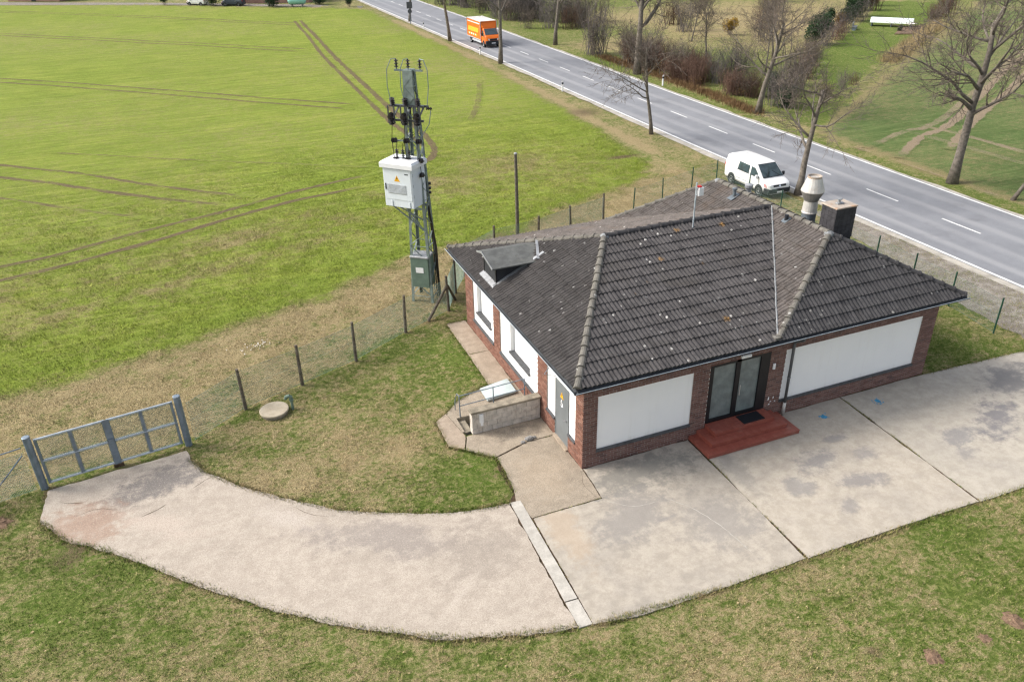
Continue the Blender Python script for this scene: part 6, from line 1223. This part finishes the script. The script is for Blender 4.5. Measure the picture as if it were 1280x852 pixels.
# delineator posts, sign
for i, (x, y, lb) in enumerate(((23.65, 51.4, 'white delineator post at the near road edge, closest to the camera'), (23.9, 74.4, 'white delineator post near the orange truck'), (24.2, 98.4, 'white delineator post at the near road edge, farthest away'), (33.2, 49.3, 'white delineator post across the road before the thicket'))):
    t = thing('delineator_post', lb, 'road post', (x, y, 0), 0, 'white roadside delineator posts')
    MB().prism([(-0.06, -0.05), (0.06, -0.05), (0.05, 0.06), (-0.05, 0.06)], -0.05, 0.62).build('post_body', 'signwhite', t); MB().prism([(-0.062, -0.052), (0.062, -0.052), (0.052, 0.062), (-0.052, 0.062)], 0.62, 0.82).build('black_band', 'plastic', t); MB().add([(-0.06, -0.05, 0.82), (0.06, -0.05, 0.82), (0.05, 0.06, 0.82), (-0.05, 0.06, 0.82), (0.06, -0.05, 0.98), (-0.06, -0.05, 0.98)], [(0, 1, 4, 5), (1, 2, 4), (2, 3, 5, 4), (3, 0, 5)]).build('post_head', 'signwhite', t)
sg = thing('road_sign', 'grey backs of two road signs on one pole at the far roadside', 'sign', (24.0, 104.5, 0))
MB().tube([(0, 0, 0), (0, 0, 3.0)], 0.05, 8).build('sign_pole', 'galv', sg); MB().bbox(-0.42, 0.42, -0.05, 0.0, 2.1, 3.0, 0.01).build('sign_plate', 'insgrey', sg); m = MB(); m.poly([(0.32 * math.cos(2 * PI * k / 20), -0.05, 1.7 + 0.32 * math.sin(2 * PI * k / 20)) for k in range(20)]).poly([(0.32 * math.cos(-2 * PI * k / 20), -0.03, 1.7 + 0.32 * math.sin(-2 * PI * k / 20)) for k in range(20)]); m.build('round_plate', 'insgrey', sg)

# ---------------------------------------------------------------- far yards at the end of the field
def house(loc, rz, w, d, h, lb):
    t = thing('far_house', lb, 'house', loc, rz)
    MB().box(-w / 2, w / 2, 0, d, 0, h).build('wall', 'pinkwall', t)
    m = MB(); o = 0.4; m.add([(-w / 2 - o, -o, h), (w / 2 + o, -o, h), (w / 2 + o, d + o, h), (-w / 2 - o, d + o, h), (-w / 2 - o, d / 2, h + d * .4), (w / 2 + o, d / 2, h + d * .4)], [(0, 1, 5, 4), (2, 3, 4, 5), (0, 4, 3), (1, 2, 5), (3, 2, 1, 0)]); m.build('roof', 'paleroof', t)
    for x in np.arange(-w / 2 + 1.5, w / 2 - 1, 2.6):
        wd = MB().box(x - 0.5, x + 0.5, -0.03, 0.02, 1.0, 2.2).build('window', 'signwhite', t); MB().box(x - 0.42, x + 0.42, -0.04, -0.03, 1.08, 2.12).build('pane', 'glass', wd)
    MB().box(-0.5, 0.5, -0.035, 0.02, 0, 2.05).build('door', 'darkclad', t)
house((9, 146, 0), R(-28), 15, 8, 3.2, 'pinkish brick house behind the mint tank at the field end'); house((-33, 177, 0), R(-35), 12, 8, 3.0, 'pinkish house at the far left end of the field')
tn = thing('gas_tank', 'mint green horizontal gas tank at the far end of the field', 'tank', (12.6, 137.2, 0), R(-15))
m = MB(); prof_ = [(0.05, -1.6), (0.5, -1.45), (0.62, -1.1), (0.62, 1.1), (0.5, 1.45), (0.05, 1.6)]; n = 18; vs = [(x, r_ * math.cos(2 * PI * k / n), 0.95 + r_ * math.sin(2 * PI * k / n)) for r_, x in prof_ for k in range(n)]
m.add(vs, [(i * n + k, (i + 1) * n + k, (i + 1) * n + (k + 1) % n, i * n + (k + 1) % n) for i in range(5) for k in range(n)]).build('tank_body', 'mint', tn, smooth=True)
for x in (-0.9, 0.9): MB().box(x - 0.1, x + 0.1, -0.4, 0.4, 0, 0.5).build('leg', 'stackgrey', tn)
MB().lathe([(0.2, 1.5), (0.2, 1.75), (0.05, 1.8)], 10).build('valve_dome', 'mint', tn)
make_van('parked_car', 'dark blue vehicle parked beyond the field beside the far bushes', (2.5, 145.5, 0), R(150), 0.85, 'carblue')
make_van('parked_van', 'small white van parked beyond the far field edge', (-3.4, 150.3, 0), R(140), 0.8)
MB().prism([(-60, 186), (-10, 155.2), (14, 135.8), (22, 128.6), (23, 131), (15, 139), (-9, 158), (-58, 192)], -0.05, 0.02).build('farm_track', 'gravel', kind='structure')
